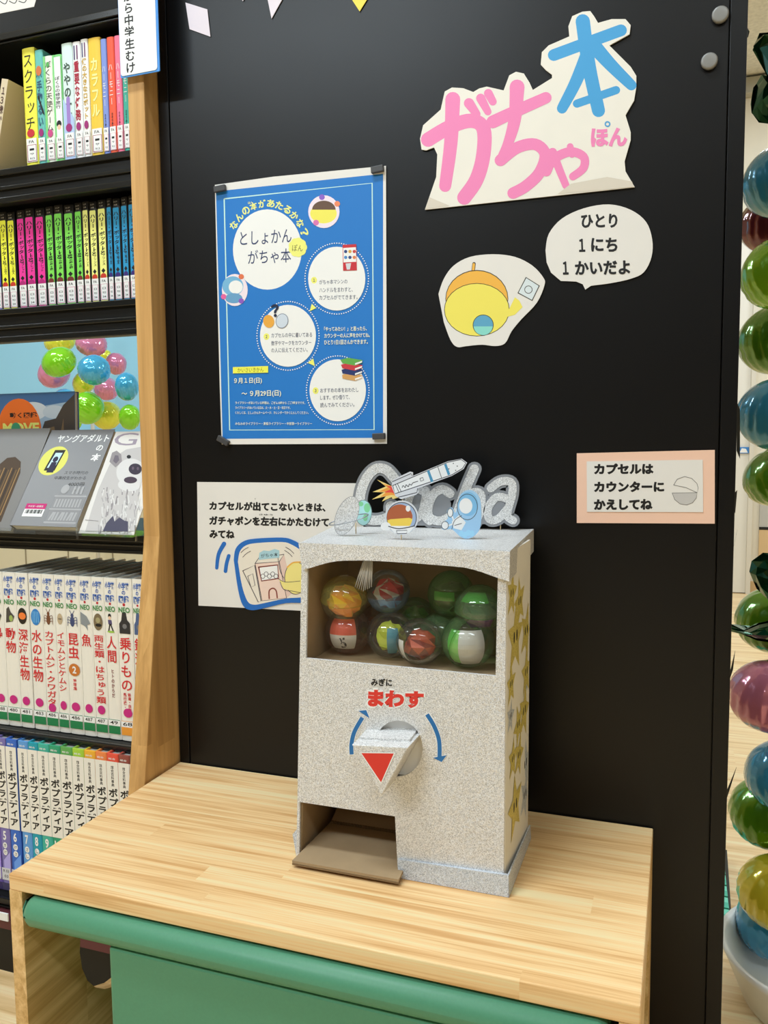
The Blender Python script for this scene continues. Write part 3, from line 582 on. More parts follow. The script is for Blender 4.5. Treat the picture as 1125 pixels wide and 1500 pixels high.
b.poly([(668, 860), (684, 805), (712, 792), (740, 815), (745, 860), (705, 895)], FURD); b.poly([(690, 855), (702, 820), (722, 822), (728, 850), (708, 872)], C(104, 96, 106)); b.ell(800, 925, 90, 85, FURL); b.ell(790, 1000, 70, 40, FURL)
rnd = random.Random(3); lf = b.lift
for k in range(110):
    x, y = rnd.uniform(590, 860), rnd.uniform(1010, 1270)
    if x > 600+(1270-y)*.0 and x > 640-(y-1000)*.45: b.lift = lf+.000014*(k % 12); b.stroke([(x, y), (x+rnd.uniform(-18, 10), y+rnd.uniform(25, 60))], 7, rnd.choice([FURD, FURL, FURL, C(164, 160, 160)]), False)
b.lift = lf+.00022
b.ell(826, 905, 40, 34, C(44, 34, 52)); b.ell(812, 900, 7, 10, C(90, 74, 90)); b.ell(842, 902, 7, 10, C(90, 74, 90)); b.ell(797, 972, 40, 20, C(58, 42, 58)); b.ell(787, 830, 13, 11, INK)
b.poly([(628, 1285), (650, 1235), (690, 1190), (700, 1225), (730, 1200), (760, 1220), (782, 1225), (782, 1285)], C(62, 60, 82)); b.stroke([(520, 1215), (600, 1222)], 3, FURD, False)
b.to3 = keep
b.build('cover', root)
root, b, w, L = display_book('picture_book', 'plain grey book with a rocky arch picture, far left of the display shelf', -1.275, .151, (-.060, .7935), (.052, .9775), .008, C(120, 118, 116, .4))
ra = atY(38, 700, -.0); U = lambda u, v: (w*u, L*v)
AR = [U(.37, .08), U(.36, .45), U(.40, .62), U(.50, .70), U(.62, .71), U(.74, .66), U(.80, .55), U(.80, .08)]
b.poly(AR, C(70, 52, 34)); [b.stroke([U(.40+.04*k, .60-.01*(k % 3)), U(.39+.04*k, .14)], .0025, (C(150, 116, 70), C(40, 30, 22), C(110, 84, 50))[k % 3], False) for k in range(10)]
b.build('cover', root)
root, b, w, L = display_book('picture_book', 'picture book with orange disc and cliffs under blue sky, behind the grey books', -1.318, .225, (.075, .7935), (.085, 1.0475), .012, C(70, 110, 160, .3))
U = lambda u, v: (w*u, L*v)
b.poly([U(0, .80), U(.4, .86), U(.7, .9), U(1, .93), U(1, 0), U(0, 0)], C(150, 176, 200)); b.ell(*U(.55, .86), w*.16, L*.07, C(200, 210, 220)); b.ell(*U(.78, .85), w*.12, L*.05, C(186, 200, 214))
b.poly([U(.55, 0), U(.56, .62), U(.64, .70), U(.68, .78), U(.80, .80), U(.88, .90), U(1, .98), U(1, 0)], C(66, 58, 52)); b.poly([U(.60, 0), U(.60, .60), U(.68, .72), U(.78, .74), U(.82, .60), U(.88, .80), U(.9, 0)], C(120, 96, 66))
for k in range(12): b.stroke([U(.62+.025*k, .70-.02*(k % 4)), U(.62+.024*k, .3)], .0028, (C(200, 186, 160), C(80, 62, 44), C(150, 124, 90))[k % 3], False)
b.ell(*U(.40, .70), w*.245, L*.26, C(240, 110, 36)); b.text('動く図鑑', U(.30, .83), U(.60, .83), L*.045, INK, .03, up=1); b.text('MOVE', U(.22, .73), U(.62, .73), L*.085, C(240, 230, 120), .04, up=1); b.ell(*U(.365, .73), w*.05, L*.045, C(60, 150, 110)); b.text('世界遺産', U(.16, .60), U(.66, .60), L*.09, INK, .03, up=1)
b.build('cover', root)

# vertical sign fixed on the front of the end board
SB = C(70, 140, 214)
sign = thing('shelf_sign', 'white vertical sign with blue border fixed on the oak end board', 'sign', tuple(atY(207, 100, -.046)))
def rrect(x0, y0, x1, y1, r, n=5):
    out = []
    for cx, cy, a in ((x1-r, y1-r, 0), (x0+r, y1-r, 90), (x0+r, y0+r, 180), (x1-r, y0+r, 270)):
        out += [(cx+r*math.cos(math.radians(a+90*k/n)), cy+r*math.sin(math.radians(a+90*k/n))) for k in range(n+1)]
    return out
sx0, sx1, sz0 = -.8637, -.7895, 1.5355
b = MB(flatmap(-.0465)); b.plate([rrect(sx0, sz0, sx1, 1.95, .002)], SB, 0, .0015); b.build('border_board', sign)
b = MB(flatmap(-.0482)); b.plate([rrect(sx0+.001, sz0+.0025, sx1-.004, 1.95, .005)], WHITE, 0, .0006); b.vtext('小学生から中学生むけ', (sx0+sx1)/2-.017, 1.7215, sz0+.004, .019, INK, .025); b.build('white_face', sign)
b = MB(); b.box((-.852, -.0465, 1.56), (-.836, -.0365, 1.9), BLACKM); b.build('mount', sign)

# ------------------------------------------------------------------ balloons
def balloon_mesh(n=48, k=20, seed=0, pleat=22):
    rn = random.Random(seed); ph = [rn.uniform(0, 6.28) for _ in range(4)]; vs = []; fs = []
    for i in range(1, k):
        la = -math.pi/2+math.pi*i/k
        for j in range(n):
            th = 2*math.pi*j/n
            wr = 0.035*math.exp(-(la/0.55)**2)*(0.5+0.5*math.sin(pleat*th+ph[0]+1.5*math.sin(3*th+ph[1])))+(0.025 if abs(la) < 0.05 else 0)
            r = 1-wr+0.008*math.sin(5*th+ph[2]+3*la)
            vs.append((r*math.cos(la)*math.cos(th), r*math.cos(la)*math.sin(th), 0.93*r*math.sin(la)))
    for i in range(k-2):
        for j in range(n): fs.append((i*n+j, i*n+(j+1) % n, (i+1)*n+(j+1) % n, (i+1)*n+j))
    vs += [(0, 0, -.93), (0, 0, .93)]; N = len(vs)
    fs += [(N-2, (j+1) % n, j) for j in range(n)]+[(N-1, (k-2)*n+j, (k-2)*n+(j+1) % n) for j in range(n)]
    me = bpy.data.meshes.new('balloon'); me.from_pydata(vs, [], fs); me.polygons.foreach_set('use_smooth', [True]*len(fs)); me.update(); return me
BM = [balloon_mesh(seed=q, pleat=18+3*q, n=96) for q in range(3)]
def foil(name, r, g, b): return mat(name, S(r, g, b, 1.0), 0.13, metal=0.25, spec=0.6, coat=0.6)
BC = {'blue': foil('blue_foil', 60, 150, 190), 'lime': foil('lime_foil', 130, 190, 30), 'green': foil('green_foil', 90, 150, 24), 'pink': foil('pink_foil', 206, 124, 152), 'yellow': foil('yellow_foil', 214, 200, 50), 'red': foil('red_foil', 120, 40, 60),
      'pale pink': foil('pale_pink_foil', 226, 140, 180), 'pale yellow': foil('pale_yellow_foil', 232, 236, 70), 'sky blue': foil('sky_foil', 70, 180, 230), 'bright lime': foil('bright_lime_foil', 140, 226, 40)}
def balloon(px, py, rx, ry, Y, colr, label, group, i, axis=None):
    c = atY(px, py, Y); r = (rx+ry)/2*depth(c)/F
    o = bpy.data.objects.new('balloon', BM[i % 3])
    if not BM[i % 3].materials: BM[i % 3].materials.append(BC['blue'])
    COL.objects.link(o); o.material_slots[0].link = 'OBJECT'; o.material_slots[0].material = BC[colr]
    ax = Vector(axis or (math.sin(i*1.7)*.6, -.5, .7+.3*math.cos(i*2.3))).normalized(); o.rotation_euler = ax.to_track_quat('Z', 'Y').to_euler()
    o.location = c; o.scale = (r*rx/((rx+ry)/2), r, r*ry/((rx+ry)/2))
    return tag(o, label, 'balloon', group)
GBL = 'foil balloons of the column at the right edge'
for i, (px, py, rx, ry, Y, cn, lab) in enumerate([
    (1146, 265, 57, 55, .22, 'blue', 'uppermost blue foil balloon at the right edge, below the dark leaves'),
    (1140, 328, 55, 48, .33, 'red', 'dark red foil balloon half hidden behind the uppermost blue one at the right edge'),
    (1142, 399, 57, 54, .20, 'lime', 'bright lime foil balloon just under the dark red one at the right edge'),
    (1140, 497, 58, 54, .325, 'green', 'green foil balloon between the lime one and a blue one, upper right edge'),
    (1140, 607, 58, 56, .22, 'blue', 'blue foil balloon level with the lower edge of the poster, right edge'),
    (1140, 697, 56, 44, .27, 'green', 'green foil balloon beside the pink card sign at the right edge'),
    (1134, 908, 57, 50, .30, 'green', 'green foil balloon crossed by the shiny leaf, right edge'),
    (1130, 1020, 60, 56, .22, 'pink', 'pink foil balloon at the right edge above the lower blue one'),
    (1147, 1135, 57, 52, .22, 'blue', 'blue foil balloon right under the pink one'),
    (1126, 1190, 58, 52, .30, 'green', 'green foil balloon directly above the yellow one at the right edge'),
    (1140, 1308, 57, 57, .22, 'yellow', 'yellow foil balloon above the white bowl at the lower right'),
    (1132, 1352, 55, 50, .31, 'blue', 'blue foil balloon behind the yellow one just above the white bowl')]):
    balloon(px, py, rx, ry, Y, cn, lab, GBL, i, axis=(.35*math.sin(i*2.1)-.3, -.25, .9))
DG = mat('dark_green_foil', S(14, 70, 44), 0.2, metal=0.85, coat=0.4)
def foil_leaf(pts, Y, label, seed):
    rn = random.Random(seed); b = MB(); P = [np.array(atY(x, y, Y)) for x, y in pts]; c = sum(P)/len(P); n = len(P); vs = []; fs = []
    for rg, sc in enumerate((1.0, .72, .4)):
        for k, q in enumerate(P):
            v = c+(q-c)*sc; v = v+np.array([0, (-.012 if rg else 0)*rg+rn.uniform(-.008, .008), 0]); vs.append(v)
    vs.append(c+np.array([0, -.03, 0]))
    for rg in range(2): fs += [(rg*n+k, rg*n+(k+1) % n, (rg+1)*n+(k+1) % n, (rg+1)*n+k) for k in range(n)]
    fs += [(2*n+k, 2*n+(k+1) % n, 3*n) for k in range(n)]
    N = len(vs); vs2 = vs+[np.array([v[0], 2*Y-v[1]+.002, v[2]]) for v in vs]; fs = fs+[tuple(N+i for i in f)[::-1] for f in fs]
    b.add(vs2, fs, DG)
    return tag(b.build('foil_leaf'), label, 'foil leaf', 'dark green foil leaves of the balloon column')
foil_leaf([(1103, 70), (1112, 50), (1130, 48), (1160, 60), (1170, 110), (1140, 125), (1124, 112)], .2, 'dark green foil leaf at the top of the right edge', 1)
foil_leaf([(1100, 150), (1103, 130), (1115, 112), (1140, 118), (1165, 130), (1160, 165), (1130, 182), (1112, 178), (1101, 165)], .22, 'dark crinkled foil leaf right above the uppermost blue balloon', 2)
foil_leaf([(1098, 838), (1101, 822), (1118, 810), (1150, 812), (1165, 850), (1145, 888), (1125, 878), (1108, 862)], .2, 'dark green foil leaf on top of the green balloon halfway down the right edge', 3)
foil_leaf([(1060, 918), (1072, 916), (1090, 924), (1112, 914), (1140, 908), (1160, 925), (1140, 942), (1110, 938), (1090, 930), (1070, 924)], .16, 'narrow shiny foil leaf reaching towards the black panel', 4)
# pole and white weighted bowl that carry the column
root = thing('balloon_stand', 'white round bowl base of the balloon column on the floor at lower right', 'stand', (.25, .22, 0))
WB = mat('white_plastic', S(212, 212, 208), .3, coat=.3)
b = MB(); b.lathe([(.001, .0), (.12, .0), (.135, .012), (.165, .085), (.172, .10), (.168, .104), (.155, .09), (.128, .03), (.03, .024), (.001, .024)], (.25, .24, 0), WB, 48); b.build('bowl', root)
b = MB(); b.tube([(.247, .262, .022), (.242, .262, 1.65)], .004, WB); b.build('pole', root)
# balloons beyond the bookcase
GB2 = 'balloons seen through the open bookcase'
Z3 = lambda u, v: (.24*u, 470+.24*v)
for i, (u, v, ru, rv, Y, cn, lab) in enumerate([
    (365, 128, 100, 70, 2.45, 'pale yellow', 'yellow balloon at the top left of the cluster behind the bookcase'), (558, 140, 95, 75, 2.3, 'pale pink', 'pink balloon at the top middle of the cluster behind the bookcase'),
    (360, 252, 112, 94, 2.2, 'bright lime', 'large lime balloon at the left of the cluster behind the bookcase'), (330, 320, 102, 96, 2.5, 'pale pink', 'pink balloon tucked under the large lime one behind the bookcase'),
    (574, 300, 98, 95, 2.15, 'sky blue', 'blue balloon in the centre of the cluster behind the bookcase'), (708, 262, 64, 72, 2.4, 'pale pink', 'pink balloon right of the central blue one behind the bookcase'),
    (640, 215, 45, 40, 2.6, 'pale yellow', 'small bit of yellow balloon between two pink ones behind the bookcase'), (515, 375, 92, 68, 2.3, 'pale yellow', 'yellow balloon under the central blue one behind the bookcase'),
    (650, 415, 75, 75, 2.6, 'pale pink', 'pink balloon between the two blue ones behind the bookcase'), (774, 402, 70, 95, 2.2, 'sky blue', 'blue balloon next to the oak end board, behind the bookcase'),
    (535, 532, 98, 104, 2.15, 'bright lime', 'lime balloon low in the middle of the cluster behind the bookcase'), (652, 578, 88, 92, 2.3, 'pale yellow', 'yellow balloon at the lower right of the cluster behind the bookcase'),
    (792, 588, 66, 88, 2.2, 'bright lime', 'lime balloon next to the oak end board, low behind the bookcase'), (395, 490, 75, 80, 2.45, 'sky blue', 'blue balloon peeping over the picture book with the orange disc'), (440, 615, 60, 62, 2.4, 'bright lime', 'small piece of green balloon beside the cliff picture book')]):
    c = Z3(u, v); balloon(c[0], c[1], .24*ru, .24*rv, Y, cn, lab, GB2, i)
root = thing('balloon_stand', 'white pole and base carrying the balloon cluster behind the bookcase', 'stand', (0, 0, 0)); pb = atY(135, 600, 2.78); ORG[root] = (pb[0], 2.78, 0); root.location = ORG[root]
b = MB(); b.lathe([(.001, 0), (.10, 0), (.10, .03), (.001, .035)], (pb[0], 2.78, 0), WB, 32); b.build('base', root); b = MB(); b.tube([(pb[0], 2.78, .03), (pb[0], 2.78, 1.7)], .012, WB); b.build('pole', root)
# teal woven mat and dark leaf tips just past the panel's right edge
b = MB(); a0, a1 = atZ(1065, 1240, .03), atZ(1073.5, 1360, .03); TEAL = mat('teal_weave', S(70, 176, 150), .6)
b.hexa([(-.05, a1[1], .0), (a1[0], a1[1], .0), (a0[0], a0[1], .0), (-.05, a0[1], .0), (-.05, a1[1], .022), (a1[0], a1[1], .022), (a0[0], a0[1], .022), (-.05, a0[1], .022)], mat('dark_mat_edge', S(40, 36, 30), .7))
rn = random.Random(5)
for i in range(12):
    for j in range(14):
        x = a1[0]-.016-.014*i; y = a1[1]+.004+.0225*j
        if (i+j) % 2 or True: b.box((x+.001, y+.001, .022), (x+.013, y+.0215, .0265+.002*((i+j) % 2)), TEAL if (i+j) % 2 else mat('teal_weave_light', S(110, 206, 180), .6))
tag(b.build('woven_mat'), 'teal woven mat with dark edge on the floor behind the black panel', 'mat')
DL = mat('dark_leaf', S(40, 40, 34), .6)
leafs = thing('leaf_garland', 'dark pointed leaves peeping out behind the right edge of the black panel', 'garland', tuple(atY(1075, 640, .06)))
for pts in ([(1080, 590), (1084, 600), (1084, 672), (1079, 660)], [(1076, 722), (1080, 718), (1077, 752), (1073, 745)], [(1074, 805), (1080, 776), (1075, 800), (1070, 812)], [(1068, 990), (1077, 953), (1074, 980), (1066, 1005)], [(1062, 1165), (1079, 1124), (1071, 1150), (1064, 1172)], [(1092, 36), (1098, 46), (1096, 54), (1090, 54)]):
    P = [atY(x, y, .055) for x, y in pts]; b = MB(); n = len(P)
    b.add([p for p in P]+[p+np.array([0, .002, 0]) for p in P], [(0, 1, 2, 3), (7, 6, 5, 4)]+[(i, (i+1) % 4, 4+(i+1) % 4, 4+i) for i in range(4)], DL); b.build('leaf', leafs)

# ------------------------------------------------------------------ table and bench
TZ = .384; TX0, TX1, TY0 = -.8245, -.0265, -.403
table = thing('low_table', 'low pine table with slab legs carrying the silver machine', 'table', (-.425, -.2, 0))
b = MB(); b.box((TX0, TY0, TZ-.022), (TX1, -.003, TZ), PINE); b.build('table_top', table, bevel=.0015)
def leg(xa, xb):
    hole = [(-.20+.10*math.cos(k*math.pi/12), .215+.103*math.sin(k*math.pi/12)) for k in range(24)]
    b = MB(lambda y, z, l=0.0: (xa+l, y, z)); b.plate([[(TY0, 0), (-.003, 0), (-.003, TZ-.0222), (TY0, TZ-.0222)], hole[::-1]], PINEZ, 0, xb-xa); b.build('leg', table)
leg(TX0, TX0+.0205); leg(TX1-.0205, TX1)
bench = thing('bench', 'green padded bench pushed in under the pine table', 'bench', (-.43, -.2, 0))
# seat with rolled edges, swept along its length
pr = []; yc0, yc1, zc0, zc1, r = -.418, -.02, .318, .3575, .0195
for cy_, cz_, a in ((yc1-r, zc1-r, 0), (yc0+r, zc1-r, 90), (yc0+r, zc0+r, 180), (yc1-r, zc0+r, 270)): pr += [(cy_+r*math.cos(math.radians(a+k*15)), cz_+r*math.sin(math.radians(a+k*15))) for k in range(7)]
def sweep(mb, xs, m):
    n = len(pr); cy_, cz_ = (yc0+yc1)/2, (zc0+zc1)/2; vs = []
    for x, ins in xs: vs += [(x, y+(ins if y < cy_ else -ins), z+(ins if z < cz_ else -ins)*.9) for y, z in pr]
    fs = [(i*n+k, i*n+(k+1) % n, (i+1)*n+(k+1) % n, (i+1)*n+k) for i in range(len(xs)-1) for k in range(n)]+[tuple(range(n)), tuple((len(xs)-1)*n+k for k in range(n))[::-1]]
    mb.add(vs, fs, m, True)
b = MB(); sweep(b, [(-.7985, .016), (-.797, .008), (-.792, .003), (-.785, 0), (-.068, 0), (-.061, .003), (-.056, .008), (-.0545, .016)], GREEN); b.build('seat', bench)
b = MB(); b.box((-.665, -.408, 0.0), (-.19, -.04, .3185), GREEN); b.build('base', bench, bevel=.004)

# ------------------------------------------------------------------ things stuck on the black panel
wl = wall(-.0012)
def sheet(name, label, cat, outline, m, thick=.0012, group=None, Y=-.0012):
    root = None; b = MB(wall(Y)); b.plate([outline], m, 0, thick); return b
# title cut-out
K = lambda u, v: (600+.3289*u, .3289*v)
OUT = [(70, 935), (1003, 835), (962, 765), (958, 720), (985, 625), (985, 590), (962, 515), (1000, 450), (1010, 390), (1010, 340), (985, 300), (890, 205), (980, 155), (985, 115), (962, 88), (900, 88), (840, 105), (822, 75), (805, 52), (770, 55), (725, 75), (708, 120), (712, 165), (620, 205), (590, 235), (585, 290), (608, 315), (635, 335), (635, 350), (550, 403), (535, 370), (510, 330), (475, 322), (445, 338), (420, 405), (345, 388), (312, 396), (285, 412), (240, 395), (190, 392), (158, 410), (140, 490), (62, 560), (48, 620), (55, 668), (75, 671), (110, 658), (125, 690), (120, 790)]
b = sheet('', '', '', [K(*q) for q in OUT], PAPERY, .002)
BLU = C(62, 152, 208); PNK = C(232, 128, 178); s_ = .3289
def ks(path, w, m, w1=None): b.stroke([K(*q) for q in path], 1.14*w*s_, m, w1=None if w1 is None else 1.16*w1*s_)
ks([(643, 248), (800, 190), (942, 138)], 46, BLU); ks([(772, 98), (800, 300), (842, 495)], 56, BLU, 50); ks([(800, 225), (740, 370), (680, 485)], 54, BLU, 40); ks([(815, 200), (895, 290), (988, 382)], 60, BLU, 40); ks([(746, 464), (920, 404)], 32, BLU)
ks([(194, 445), (185, 640), (160, 830)], 58, PNK, 46); ks([(84, 624), (180, 568), (275, 540), (330, 575), (330, 690), (300, 800), (245, 882)], 56, PNK); ks([(266, 462), (300, 510)], 40, PNK, 30); ks([(318, 440), (350, 500)], 36, PNK, 28); ks([(352, 418), (372, 455)], 34, PNK, 30)
ks([(350, 555), (380, 540)], 30, PNK); ks([(480, 390), (470, 530), (440, 640), (404, 714)], 58, PNK, 30); ks([(372, 545), (480, 495), (608, 438)], 50, PNK, 44); ks([(406, 716), (480, 660), (560, 645), (605, 690), (580, 770), (520, 830), (462, 862)], 46, PNK, 44)
ks([(610, 765), (640, 712), (715, 678), (775, 700), (775, 750), (728, 788)], 40, PNK, 30); ks([(638, 680), (665, 750), (697, 828)], 34, PNK, 28); ks([(716, 655), (724, 690)], 26, PNK)
b.text('ほん', K(808, 615), K(970, 612), 85*s_, PNK, .05, flat=True); b.ring(*K(882, 555), 10*s_, 10*s_, 6*s_, BLU)
b.poly([K(90, 880), K(180, 918), K(72, 932)], mat('paper_fold', S(206, 198, 184), .6)); b.poly([K(990, 810), K(1000, 834), K(660, 866), K(720, 820), K(880, 790)], MATS['paper_fold'])
tag(b.build('title_cutout'), 'large cream cut-out sign with pink and blue hand-cut characters', 'sign')
# speech bubble
K = lambda u, v: (620+.32*u, 290+.32*v); s_ = .32
OUT = [(560, 240), (575, 165), (635, 95), (735, 48), (850, 30), (950, 55), (1020, 110), (1048, 190), (1045, 270), (1010, 340), (950, 370), (860, 390), (768, 402), (742, 420), (730, 395), (700, 383), (630, 380), (585, 342), (565, 295)]
b = MB(wl); b.plate([smooth_path([K(*q) for q in OUT[:13]], 4)+[K(*q) for q in OUT[13:]]], PAPER, 0, .0008)
b.text('ひとり', K(724, 106), K(888, 105), 62*s_, INK, .02, hv=.45); b.text('１', K(714, 218), K(740, 217), 58*s_, INK, .015, hv=.45); b.text('にち', K(770, 214), K(888, 215), 62*s_, INK, .02, hv=.45); b.text('１', K(640, 322), K(664, 321), 58*s_, INK, .015, hv=.45); b.text('かいだよ', K(696, 322), K(946, 318), 62*s_, INK, .02, hv=.45)
tag(b.build('speech_bubble'), 'white paper speech bubble with three lines of black lettering', 'paper sign')
# picture cut-out under it: plain yellow shape with an orange top, a two-tone capsule and a ticket
OUT = [(70, 440), (95, 370), (140, 310), (215, 270), (320, 258), (420, 270), (500, 310), (550, 365), (555, 400), (520, 480), (450, 555), (405, 610), (375, 665), (330, 678), (270, 672), (200, 678), (155, 682), (125, 650), (95, 570)]
b = MB(wl); b.plate([smooth_path([K(*q) for q in OUT], 4)], PAPER, 0, .0008)
YEL = C(230, 216, 92); ORG_ = C(238, 172, 66); LINE = C(50, 44, 30)
b.stroke([K(228, 345), K(233, 302)], 16*s_, LINE); b.stroke([K(228, 345), K(232, 304)], 11*s_, ORG_); b.ell(*K(246, 462), 144*s_, 132*s_, LINE); b.ell(*K(246, 463), 141*s_, 129*s_, ORG_)
b.ell(*K(246, 512), 150*s_, 122*s_, LINE); b.ell(*K(246, 512), 147*s_, 119*s_, YEL)
b.ell(*K(275, 582), 48*s_, 48*s_, LINE); b.ell(*K(275, 582), 45*s_, 45*s_, C(86, 156, 190)); b.ell(*K(275, 588), 43*s_, 40*s_, C(130, 206, 196), a0=0, a1=180)
b.poly([K(470, 362), K(534, 402), K(500, 472), K(432, 436)], LINE); b.poly([K(472, 367), K(529, 403), K(498, 467), K(437, 434)], C(206, 216, 220)); b.ring(*K(482, 420), 17*s_, 17*s_, 3*s_, LINE)
b.poly([K(372, 548), K(398, 500), K(420, 455), K(440, 470), K(455, 500), K(420, 535)], YEL)
tag(b.build('picture_cutout'), 'white paper cut-out with a round yellow shape under the speech bubble', 'paper cut-out')
# pink card sign
card = thing('card_sign', 'pink card sign with a white sheet of black lettering and a capsule drawing', 'sign', tuple(atY(946, 715, 0)))
b = MB(wl); b.plate([[(845, 664), (1047, 659), (1047, 767), (845, 766)]], C(232, 190, 168), 0, .001); b.build('pink_backing', card)
K = lambda u, v: (830+.2133*u, 640+.2133*v); s_ = .2133
b = MB(wall(-.0024)); b.plate([[K(138, 168), K(935, 157), K(938, 517), K(140, 514)]], PAPER, 0, .0006)
b.text('カプセルは', K(190, 220), K(595, 218), 70*s_, INK, .03, hv=.5); b.text('カウンターに', K(190, 343), K(668, 341), 70*s_, INK, .03, hv=.5); b.text('かえしてね', K(190, 465), K(588, 463), 70*s_, INK, .03, hv=.5)
GL = C(90, 86, 84); GF = C(186, 184, 182)
b.poly([K(725, 385), K(895, 383), K(890, 420), K(865, 452), K(825, 467), K(780, 460), K(742, 430)], GF); b.stroke([K(725, 385), K(897, 383), K(890, 420), K(865, 452), K(825, 467), K(780, 460), K(742, 430), K(725, 385)], 3*s_, GL, curve=False)
b.stroke([K(735, 330), K(760, 290), K(810, 272), K(860, 285), K(895, 320), K(903, 350), K(897, 383), K(820, 348), K(735, 330)], 3*s_, GL, curve=False)
b.build('white_sheet', card)
# blue poster
K = lambda u, v: (300+.2866*u, 230+.2867*v); s_ = .2866
post = MB(wl); b = post
b.plate([[(315, 271), (400, 259), (565.5, 243), (567, 650), (444, 650.5), (325, 651), (322, 560), (318, 400)]], PAPER, 0, .0006)
PB = C(22, 112, 190); b.poly([K(58, 176), K(912, 86), K(912, 1435), K(92, 1440)], PB)
CY = C(190, 226, 214); b.stroke([K(100, 214), K(856, 134), K(866, 1393), K(128, 1395), K(100, 214)], 6*s_, CY, False, False)
b.ell(*K(321, 473), 176*s_, 205*s_, WHITE, n=48)
for i, c in enumerate('なんの本があたるかな？'):
    a = math.radians(-148+i*12.6); x, y = 321+203*math.cos(a), 473+236*math.sin(a); ta = a+math.pi/2; h = 20
    b.text(c, K(x-h*math.cos(ta), y-h*math.sin(ta)), K(x+h*math.cos(ta), y+h*math.sin(ta)), 40*s_, C(238, 236, 130), .03)
b.text('ほん', K(222, 236), K(248, 232), 12*s_, C(238, 236, 130))
b.text('としょかん', K(182, 418), K(444, 402), 70*s_, NAVY, 0.0, flat=True); b.text('がちゃ本', K(222, 514), K(442, 502), 72*s_, NAVY, 0.0, flat=True)
for k in range(9): b.ell(*K(476+26*math.cos(k*.7), 462+28*math.sin(k*.7)), 22*s_, 22*s_, C(240, 228, 120))
b.ell(*K(476, 462), 34*s_, 34*s_, C(240, 228, 120)); b.text('ぽん', K(448, 464), K(502, 466), 34*s_, C(70, 70, 30), 0.0)
# round pictures: plain colour shapes
b.ell(*K(610, 280), 80*s_, 84*s_, C(236, 214, 226)); b.ell(*K(608, 290), 68*s_, 50*s_, C(238, 220, 90)); b.ell(*K(610, 270), 60*s_, 46*s_, C(96, 70, 54), a0=180, a1=360)
for c, cl in (((600, 206), C(130, 90, 190)), ((678, 240), C(226, 130, 90)), ((570, 336), C(206, 110, 170))): b.ell(*K(*c), 15*s_, 15*s_, cl, n=10)
b.ell(*K(155, 680), 66*s_, 82*s_, C(238, 214, 222)); b.ell(*K(145, 660), 54*s_, 50*s_, C(110, 170, 206)); b.ell(*K(160, 665), 36*s_, 34*s_, WHITE); b.ell(*K(150, 722), 44*s_, 26*s_, C(96, 150, 190))
for c, cl in (((188, 612), C(214, 110, 70)), ((98, 714), C(214, 90, 150)), ((188, 736), C(130, 80, 180))): b.ell(*K(*c), 14*s_, 14*s_, cl, n=10)
for cx, cy, rx, ry in ((676, 622, 146, 163), (427, 914, 143, 158), (681, 1192, 144, 158)):
    b.ell(*K(cx, cy), rx*s_, ry*s_, WHITE, n=44)
    for k in range(84): a = 2*math.pi*k/84; b.ell(*K(cx+rx*1.11*math.cos(a), cy+ry*1.11*math.sin(a)), 3.4*s_, 3.4*s_, WHITE, n=6); b.lift -= .000014
b.poly([K(548, 750), K(572, 772), K(538, 788)], C(240, 232, 110)); b.poly([K(556, 1030), K(564, 1068), K(528, 1052)], C(240, 232, 110))
DK = C(50, 62, 96)
def lines(x, ys, rows, h): [b.text(t, K(x, y), K(x2, y-4), h*s_, DK, .0) for y, (t, x2) in zip(ys, rows)]
for n, c in (('1', (560, 630)), ('2', (317, 918)), ('3', (568, 1194))): b.ell(*K(*c), 15*s_, 17*s_, C(240, 226, 110)); b.text('１２３'[int(n)-1], K(c[0]-4.5, c[1]), K(c[0]+4.5, c[1]), 16*s_, DK, .03)
lines(587, (640, 681, 719), (('がちゃ本マシンの', 730), ('ハンドルをまわすと、', 757), ('カプセルがでてきます。', 782)), 24)
lines(342, (912, 952, 988), (('カプセルの中に書いてある', 550), ('数字やマークをカウンター', 546), ('の人に伝えてください。', 527)), 24)
lines(592, (1193, 1230, 1268), (('おすすめの本をおわたし', 787), ('します。ぜひ借りて、', 742), ('読んでみてください。', 766)), 24)
YW = C(236, 236, 200)
for y, t, x2 in ((880, '「やってみたい！」と思ったら、', 830), (914, 'カウンターの人に声をかけてね。', 845), (948, 'ひとり1日1回さんかできます。', 835)): b.text(t, K(612, y), K(x2, y-4), 24*s_, YW, .02)
b.poly([K(146, 1074), K(326, 1068), K(326, 1102), K(146, 1106)], C(244, 236, 80)); b.text('かいさいきかん', K(170, 1090), K(302, 1086), 22*s_, C(90, 80, 20), .0)
b.text('９月１日(日)', K(152, 1146), K(294, 1143), 32*s_, YW, .02); b.text('～ ９月29日(日)', K(190, 1212), K(392, 1208), 34*s_, YW, .02)
for y, t, x2 in ((1256, 'ライブラリーがあいている時間は、ごぜん10時から ごご7時までです。', 515), (1281, 'ライブラリーがあいている日は、火・水・土・日・祝日です。', 440), (1306, 'くわしくは、としょかんホームページ、カレンダーでかくにんしてください。', 532), (1362, 'みなみのライブラリー・東橋ライブラリー・中部第一ライブラリー', 550)): b.text(t, K(158, y), K(x2, y), 15*s_, YW, .01)
b.poly([K(706, 450), K(776, 446), K(779, 580), K(709, 582)], C(190, 40, 50)); b.poly([K(709, 466), K(774, 462), K(776, 536), K(711, 540)], WHITE)
for k, cl in enumerate((C(40, 60, 120), C(200, 150, 60), C(190, 60, 60), C(70, 130, 190), C(40, 60, 120), C(210, 120, 70))): b.ell(*K(722+22*(k % 3), 484+30*(k//3)), 9*s_, 9*s_, cl, n=7)
b.poly([K(722, 545), K(750, 543), K(744, 576), K(728, 577)], C(200, 204, 210))
